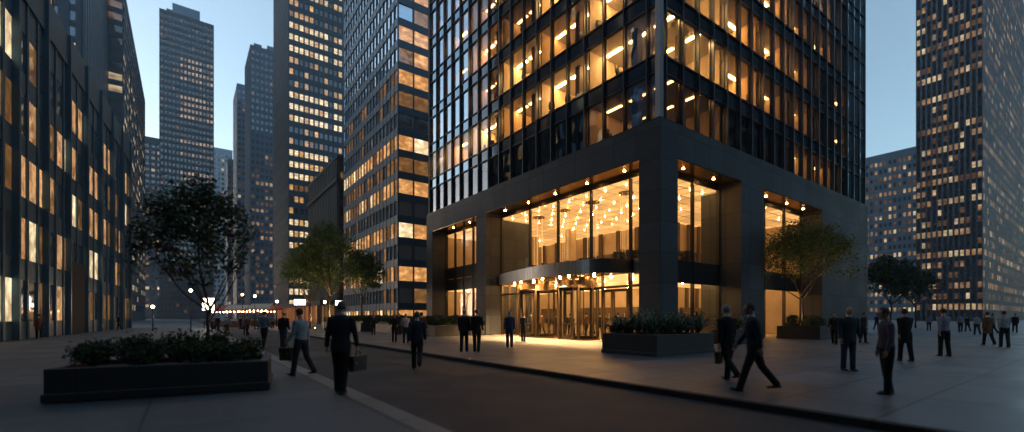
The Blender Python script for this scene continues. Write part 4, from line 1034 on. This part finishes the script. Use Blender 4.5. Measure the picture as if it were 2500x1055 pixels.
x,y=at(974,818); person('person in black leaning at the hedge planter behind the slim woman',x,y,yaw_cam(.1,-1),1.78,leg=(.04,-.04),kb=(.03,.05),top=CHAR,bottom=BLACK,kind='casual',hair='brown',detail=0)
x,y=at(912,818); person('small figure in dark clothes standing by the long hedge planter',x,y,yaw_cam(.4,-1),1.6,leg=(.12,-.1),kb=(.05,.1),arm=(.2,.4),eb=(.5,.7),top=NAVY,bottom=BLACK,kind='casual',hair='grey',detail=0)
x,y=at(934,810); person('person in slate blue shirt beside the white bollard',x,y,yaw_cam(.8,-1),1.62,leg=(.1,-.1),kb=(.05,.1),top=STEELB,bottom=BLACK,kind='shirt',hair='dark',detail=0)
x,y=at(1133,859); person('left man of the pair in dark suits walking to the entrance',x,y,yaw_cam(.1,1),1.8,leg=(-.05,.14),kb=(.12,.05),arm=(.1,-.1),top=NAVY,bottom=NAVY,hair='grey')
x,y=at(1164,860); person('right man of the pair in dark suits walking to the entrance',x,y,yaw_cam(.1,1),1.81,leg=(.12,-.1),kb=(.05,.2),arm=(-.12,.12),top=BLACK,bottom=BLACK,hair='brown')
x,y=at(1244,849); person('man in slate blue jacket walking alone before the revolving doors',x,y,yaw_cam(.0,1),1.78,leg=(.12,-.12),kb=(.05,.25),arm=(-.18,.18),top=('blue_jacket',(.035,.06,.11)),bottom=('blue_denim',(.03,.05,.09)),kind='shirt',hair='grey')
x,y=at(1278,834); person('person in black with a light scarf just outside the glass entrance',x,y,yaw_cam(.3,1),1.7,leg=(.1,-.1),kb=(.05,.1),arm=(.3,.2),eb=(.9,.6),top=CHAR,bottom=BLACK,kind='coat',hair='blond')
x,y=at(1776,930); p,hn=person('grey haired man in black suit with a brown briefcase on the right',x,y,yaw_cam(-.25,1),1.77,leg=(-.28,.2),kb=(.55,.1),arm=(-.1,.1),eb=(.12,.2),top=BLACK,bottom=BLACK,hair='grey',detail=2)
bag('briefcase','brown leather briefcase held by the grey haired man in black','briefcase',hn[0],yaw_cam(.7,1),.38,.27,.11,M['leatherb'])
x,y=at(1841,955); person('man in navy suit striding left beside the grey haired man',x,y,yaw_cam(-1,.35),1.8,leg=(.34,-.36),kb=(.05,.3),arm=(-.3,.28),eb=(.2,.35),top=NAVY2,bottom=BLACK,hair='dark',detail=2,lean=.07,build_=1.05)
x,y=at(2071,905); person('man in dark coat standing and facing the street on the right plaza',x,y,yaw_cam(-.1,-1),1.76,leg=(.05,-.05),kb=(.03,.03),arm=(.05,.05),top=('dark_teal',(.03,.045,.055)),bottom=DENIM,kind='suit',hair='grey',bald=True,detail=2,build_=1.12)
x,y=at(2037,842); person('dark figure walking behind the man in the dark coat',x,y,yaw_cam(-.6,-.6),1.74,leg=(.2,-.2),kb=(.05,.3),top=BLACK,bottom=BLACK,kind='suit',hair='dark',detail=0,shirt=False)
x,y=at(2108,838); person('dark figure at the end of the stone wall on the right',x,y,yaw_cam(.3,-.6),1.74,leg=(.1,-.1),kb=(.05,.1),top=NAVY,bottom=BLACK,kind='casual',hair='dark',detail=0)
x,y=at(2165,962); person('slim person in mauve top standing at the right edge of the plaza',x,y,yaw_cam(-1,.3),1.66,leg=(.05,-.06),kb=(.03,.1),arm=(.04,-.04),top=('mauve',(.1,.085,.11)),bottom=BLACK,kind='shirt',hair='dark',detail=1)
x,y=at(2210,882); person('heavy set figure in black behind the slim mauve person',x,y,yaw_cam(.2,1),1.76,leg=(.14,-.14),kb=(.05,.1),top=BLACK,bottom=BLACK,kind='coat',hair='dark',detail=1,shirt=False)
x,y=at(2305,870); person('person in light lilac shirt and black trousers on the right plaza',x,y,yaw_cam(.1,1),1.8,leg=(.06,-.06),kb=(.03,.1),top=('lilac',(.26,.25,.33)),bottom=BLACK,kind='shirt',hair='dark',detail=1)
x,y=at(2452,848); person('person in pale blue shirt at the far right of the plaza',x,y,yaw_cam(.5,1),1.78,leg=(.1,-.1),kb=(.03,.1),top=('pale_blue',(.3,.36,.42)),bottom=CHAR,kind='shirt',hair='dark',detail=1)
x,y=at(645,846); person('person in blue denim shirt walking down the left side of the street',x,y,yaw_cam(.1,1),1.78,leg=(.15,-.15),kb=(.03,.2),top=('sky_denim',(.1,.15,.22)),bottom=BLACK,kind='shirt',hair='dark',detail=1,z=-.02)
# crowds: copies of four walkers
protos=[]
for i,(tp,bt,kd,hr_) in enumerate(((NAVY,BLACK,'suit','dark'),(GREY,CHAR,'shirt','brown'),(BROWN,BLACK,'coat','dark'),(('lilac',(.26,.25,.33)),BLACK,'woman','dark'))):
    protos.append((tp,bt,kd,hr_))
PK=[]
def proto_person(i,x,y,yaw,h,label,group,z):
    tp,bt,kd,hr_=protos[i]
    if len(PK)<=i or PK[i] is None:
        t,_=person(label,x,y,yaw,h,leg=(.18,-.2),kb=(.05,.3),arm=(-.2,.2),top=tp,bottom=bt,kind=kd,hair=hr_,detail=0,group=group,z=z)
        while len(PK)<=i: PK.append(None)
        PK[i]=(t,children(t)); return t
    t0,ks=PK[i]; c=t0.copy(); COL.objects.link(c); c.location=(x,y,z); c.rotation_euler=(0,0,yaw-pi/2); c.scale=(h/1.8,)*3
    c['label']=label; c['group']=group
    for kk in ks:
        q=kk.copy(); COL.objects.link(q); q.parent=c
    return c
rc=random.Random(77)
lab_l='dark figure standing inside the glowing ground floor lobby'; grp_l='people inside the ground floor lobby'
for k,(x,y) in enumerate([G(a,b) for a,b in ((1308,37),(1323,36.5),(1356,34.5),(1380,36),(1392,34),(1413,34),(1431,33),(1464,32.5),(1477,34),(1500,31.5),(1509,30.5),(1340,39),(1402,38),(1445,37),(1690,33))]):
    proto_person((0,2,0,2,0)[k%5] if k%4!=3 else 0,x,y,rc.uniform(0,6.28),rc.uniform(1.62,1.84),lab_l,grp_l,.004)
lab_c='distant pedestrian in the crowd below the stall awnings at the end of the street'; grp_c='pedestrians in the far street'
for k in range(18):
    px_=rc.uniform(515,668); Y=rc.uniform(36,66); x,y=G(px_,Y)
    zz=0 if x>-11.6 else (-.02 if x<-17.35 else -.13)
    proto_person(k%4,x,y,rc.choice((away,away+pi,away+.8))+rc.uniform(-.3,.3),rc.uniform(1.6,1.85),lab_c,grp_c,zz)
lab_r='small pedestrian standing far back on the right plaza'; grp_r='pedestrians far back on the right plaza'
for k,(px_,py_) in enumerate(((2268,808),(2345,812),(2362,810),(2385,818),(2412,843),(2425,815),(2478,812),(2405,808),(2140,806),(2155,812))):
    x,y=at(px_,py_); proto_person((3,1,0,1,2,1,0,3,0,1)[k],x,y,rc.uniform(0,6.28),rc.uniform(1.6,1.85),lab_r,grp_r,0)
lab_f='dark pedestrian passing the finned building on the far left'; grp_f='pedestrians passing the finned building'
for k,(px_,py_) in enumerate(((22,822),(48,812),(95,826),(140,808),(180,812),(215,806),(290,806))):
    x,y=at(px_,py_); proto_person((0,0,2,1,0,2,0)[k],x,y,rc.uniform(0,6.28),rc.uniform(1.65,1.85),lab_f,grp_f,-.02)
# ------------------------------------------------------------------ furniture inside
def office_chair():
    t=thing('office_chair','dark office chair silhouetted at a lit office window','office chair',(0,0,0),0,'office chairs at the lit windows')
    g=MB(); g.bbox(-.24,.24,-.23,.23,.44,.52,.03); g.build('seat',M['black'],t)
    g=MB(); g.tube([(0,-.24,.58),(0,-.27,.8),(0,-.25,1.12)],[(.2,.03),(.24,.035),(.18,.025)],12,ref=(0,1,0)); g.build('backrest',M['black'],t)
    g=MB(); g.cyl((0,0),.03,.08,.44,8)
    for k in range(5): a=2*pi*k/5; g.tube([(0,0,.1),(.28*cos(a),.28*sin(a),.05)],[.02,.015],6)
    g.build('base',M['black'],t)
    return t
def desk():
    t=thing('desk','office desk with a dark monitor behind a lit office window','desk',(0,0,0),0,'desks at the lit windows')
    g=MB(); g.bbox(-.75,.75,-.35,.35,.71,.74,.008); g.build('desk_top',M['wood'],t)
    for s in (-.7,.7):
        g=MB(); g.box(s-.02,s+.02,-.32,.32,0,.71); g.build('leg',M['black'],t)
    g=MB(); g.bbox(-.3,.3,-.02,.02,.88,1.24,.006); g.box(-.03,.03,-.03,.03,.74,.9); g.bbox(-.12,.12,-.09,.09,.741,.755,.004); g.build('monitor',M['black'],t)
    return t
oc=office_chair(); dk=desk(); ock=children(oc); dkk=children(dk)
def put(pr,ks,x,y,z,rz,first):
    if first: pr.location=(x,y,z); pr.rotation_euler=(0,0,rz); return
    c=pr.copy(); COL.objects.link(c); c.location=(x,y,z); c.rotation_euler=(0,0,rz)
    for kk in ks: q=kk.copy(); COL.objects.link(q); q.parent=c
fi=True; ro=random.Random(8)
for i in range(5):
    z=Z0+i*FH+(.021 if i==0 else .0)
    for k in range(1,17):
        if ro.random()<.45 and not(i and k>12): 
            y=(LM[k]+LM[k+1])/2+ro.uniform(-.2,.2); put(oc,ock,1.0,y,z,ro.uniform(0,6.28),fi); 
            put(dk,dkk,1.9,y+.5,z,pi/2,fi); fi=False
    for k in range(1,14):
        if ro.random()<.5:
            x=(RM[k]+RM[k+1])/2+ro.uniform(-.2,.2); put(oc,ock,x,1.0,z,ro.uniform(0,6.28),False)
# lounge chairs and plants on the lobby mezzanine
M['lounge']=mat('lounge_fabric',(.03,.022,.018),(.05,.035,.025),scale=8,rough=.8)
def lounge(label,x,y,rz,grp):
    t=thing('lounge_chair',label,'armchair',(x,y,4.851),rz,grp)
    g=MB(); pts=[(.42*cos(a),.36*sin(a)) for a in [pi*(.9+1.2*k/10) for k in range(11)]]
    for p,q in zip(pts[:-1],pts[1:]): g.face([(p[0],p[1],.2),(q[0],q[1],.2),(q[0]*1.1,q[1]*1.1,.78),(p[0]*1.1,p[1]*1.1,.78)],0,True)
    o=g.build('backrest',M['lounge'],t); s=o.modifiers.new('t','SOLIDIFY'); s.thickness=.07
    g=MB(); g.bbox(-.34,.34,-.28,.34,.22,.42,.05); g.build('seat',M['lounge'],t)
    for a,b_ in ((-.28,-.22),(.28,-.22),(-.28,.28),(.28,.28)):
        g=MB(); g.cyl((a,b_),.018,0,.22,8); g.build('leg',M['black'],t)
for i,(x,y,rz) in enumerate(((2.5,3.7,2.2),(2.6,5.3,.8))): lounge(('dark tub armchair nearest the pillar on the lobby mezzanine','dark tub armchair left of the plant on the lobby mezzanine')[i],x,y,rz,None)
for i,(x,y,rz) in enumerate(((3.0,8.2,2),(3.2,10.5,1),(2.8,12.2,2.5),(2.9,14.2,.3))): lounge('dark tub armchair further along the lobby mezzanine glass',x,y,rz,'armchairs along the mezzanine glass')
for i,(x,y,rz) in enumerate(((3.4,2.3,.1),(5.8,2.4,1))): lounge(('dark tub armchair behind the south mezzanine glass','small dark armchair at the right of the south mezzanine glass')[i],x,y,rz,None)
for i,(x,y) in enumerate(((2.4,4.5),(4.6,2.3))): shrub(('potted plant between the mezzanine armchairs','potted plant behind the south mezzanine glass')[i],x,y,4.86,.3,.75,500,90+i,ls=.06)
# ------------------------------------------------------------------ street lamps, sign box, stalls, bollard
M['lampglow']=glow('street_lamp_glow',(1,.68,.36),22); M['signglow']=glow('sign_glow',(1,.86,.68),4.5); M['stallglow']=glow('stall_bulb_glow',(1,.45,.2),14)
M['awnred']=mat('red_awning',(.5,.09,.05),(.4,.06,.04),scale=3,rough=.7); M['awnwhite']=mat('cream_awning',(.6,.5,.4),(.5,.42,.34),scale=3,rough=.7)
def lamp(label,px_,Y,h_,r_=.2,pl=True,pw=120):
    x,y=G(px_,Y); t=thing('street_lamp',label,'street lamp',(x,y,0 if x>-11.6 else -.13))
    g=MB(); g.cyl((0,0),.12,0,.35,10,r1=.08); g.cyl((0,0),.05,.34,h_-r_*.8,10,r1=.04); g.cyl((0,0),.09,h_-r_*1.1,h_-r_*.9,10); g.build('post',M['darkframe'],t)
    g=MB(); r_*=.7; g.ell((0,0,h_),(r_,r_,r_),0,16,12); g.build('globe',M['lampglow'],t)
    g=MB(); g.cyl((0,0),.07,h_+r_*.92,h_+r_*1.15,10,r1=.03); g.build('finial',M['darkframe'],t)
lamp('street lamp with a glowing globe left of the businessman under the trees',793,50,3.15,.2)
lamp('street lamp with a glowing globe behind the dark tree on the left',373,48,2.7,.22)
lamp('taller street lamp glowing through the branches of the dark tree',466,44,4.2,.2)
lamp('street lamp at the far end of the street rightmost over the stalls',622,60,4.4,.2)
lamp('street lamp beside the red stall awnings',592,58,4.5,.18)
lamp('low globe lamp at the foot of the slab tower',676,70,3.9,.25)
def signbox(label,px_,Y,z0,z1,w_):
    x,y=G(px_,Y); t=thing('light_box_sign',label,'sign',(x,y,0 if x>-11.6 else -.13),away-pi/2)
    g=MB(); g.bbox(-w_/2-.05,w_/2+.05,-.12,.12,z0-.05,z1+.05,.02); g.build('case',M['darkframe'],t)
    g=MB(); g.box(-w_/2,w_/2,-.125,-.121,z0,z1); g.build('lit_panel',M['signglow'],t)
    for s in (-.4,.4):
        g=MB(); g.cyl((s*w_,0),.05,0,z0-.05,8); g.build('post',M['darkframe'],t)
signbox('blank white light box on posts at the left of the stalls',510,60,2.5,4.1,1.6)
signbox('blank glowing light box on posts under the wide tree',733,60,3.1,3.8,1.5)
signbox('small blank light box on posts right of the street lamp',828,62,3.1,3.7,.9)
for i,(px_,Y) in enumerate(((548,74),(583,70),(612,78),(640,68),(662,80))):
    x,y=G(px_,Y); t=thing('market_stall',('leftmost','second from left','middle','second from right','rightmost')[i]+' lit market stall with an awning at the end of the street','market stall',(x,y,0 if x>-11.6 else -.13),away-pi/2)
    g=MB(); g.face([(-1.6,-1.2,2.75),(1.6,-1.2,2.75),(1.6,.1,3.5),(-1.6,.1,3.5)]); g.face([(-1.6,1.2,2.75),(-1.6,.1,3.5),(1.6,.1,3.5),(1.6,1.2,2.75)]); g.box(-1.6,1.6,-1.22,-1.2,2.5,2.76); o=g.build('awning',M[('awnred','awnwhite')[i%2]],t)
    g=MB(); g.bbox(-1.4,1.4,-.6,.4,0,.95,.02); g.build('counter',M['wood'],t)
    for a in (-1.5,1.5):
        for b_ in (-1.1,1.1):
            q=MB(); q.cyl((a,b_),.03,0,2.8,6); q.build('pole',M['black'],t)
    g=MB()
    for k in range(5): g.ell((-1.2+.6*k,-1.15,2.4),(.09,.09,.12),0,8,6)
    g.build('bulb_string',M['stallglow'],t)
x,y=at(941,812); t=thing('bollard','short white bollard beside the long hedge planter','bollard',(x,y,0)); 
g=MB(); g.cyl((0,0),.16,0,.08,14); g.cyl((0,0),.13,.08,.9,14,r1=.11); g.build('post',M['white'],t)
g=MB(); g.ell((0,0,.9),(.12,.12,.08),0,12,8); g.build('cap',M['white'],t)
# uplights in the planters (their glow shows under the crowns)
def uplight(label,x,y,z,e,col=(1,.6,.25)):
    t=thing('ground_uplight',label,'spotlight',(x,y,z)); g=MB(); g.cyl((0,0),.09,0,.12,12,r1=.1); g.build('housing',M['black'],t)
    g=MB(); g.cyl((0,0),.08,.121,.128,12); g.build('lens',M['lamp_soffit'],t)
    ld=bpy.data.lights.new('uplight','SPOT'); ld.energy=e; ld.color=col; ld.spot_size=radians(110); ld.spot_blend=.6; ld.shadow_soft_size=.08
    lo=bpy.data.objects.new('uplight_lamp',ld); COL.objects.link(lo); lo.parent=t; lo.location=(0,0,.16); lo.rotation_euler=(pi,0,0)
uplight('small uplight under the golden green tree',bx+.9,by+1.0,.78,130)
tx,ty=G(803,49); uplight('small uplight under the tallest street tree',tx+.5,ty-.5,.75,700)
tx,ty=G(884,50); uplight('small uplight under the smaller tree by the mirror tower',tx+.4,ty-.5,.75,450)
tx,ty=G(757,56); uplight('small uplight under the wide tree above the shops',tx+.5,ty-.5,.02,600)
HAZE=.00035
# ------------------------------------------------------------------ the evening air
g=MB(); g.box(-330,420,-110,520,-1.2,215)
m,t_,out=nodes('haze_air'); pv=N(t_,'ShaderNodeVolumePrincipled'); pv.inputs['Color'].default_value=(.72,.82,.95,1); pv.inputs['Density'].default_value=HAZE; pv.inputs['Anisotropy'].default_value=.3
t_.links.new(pv.outputs[0],out.inputs['Volume'])
tag(g.build('haze',m),kind='stuff')
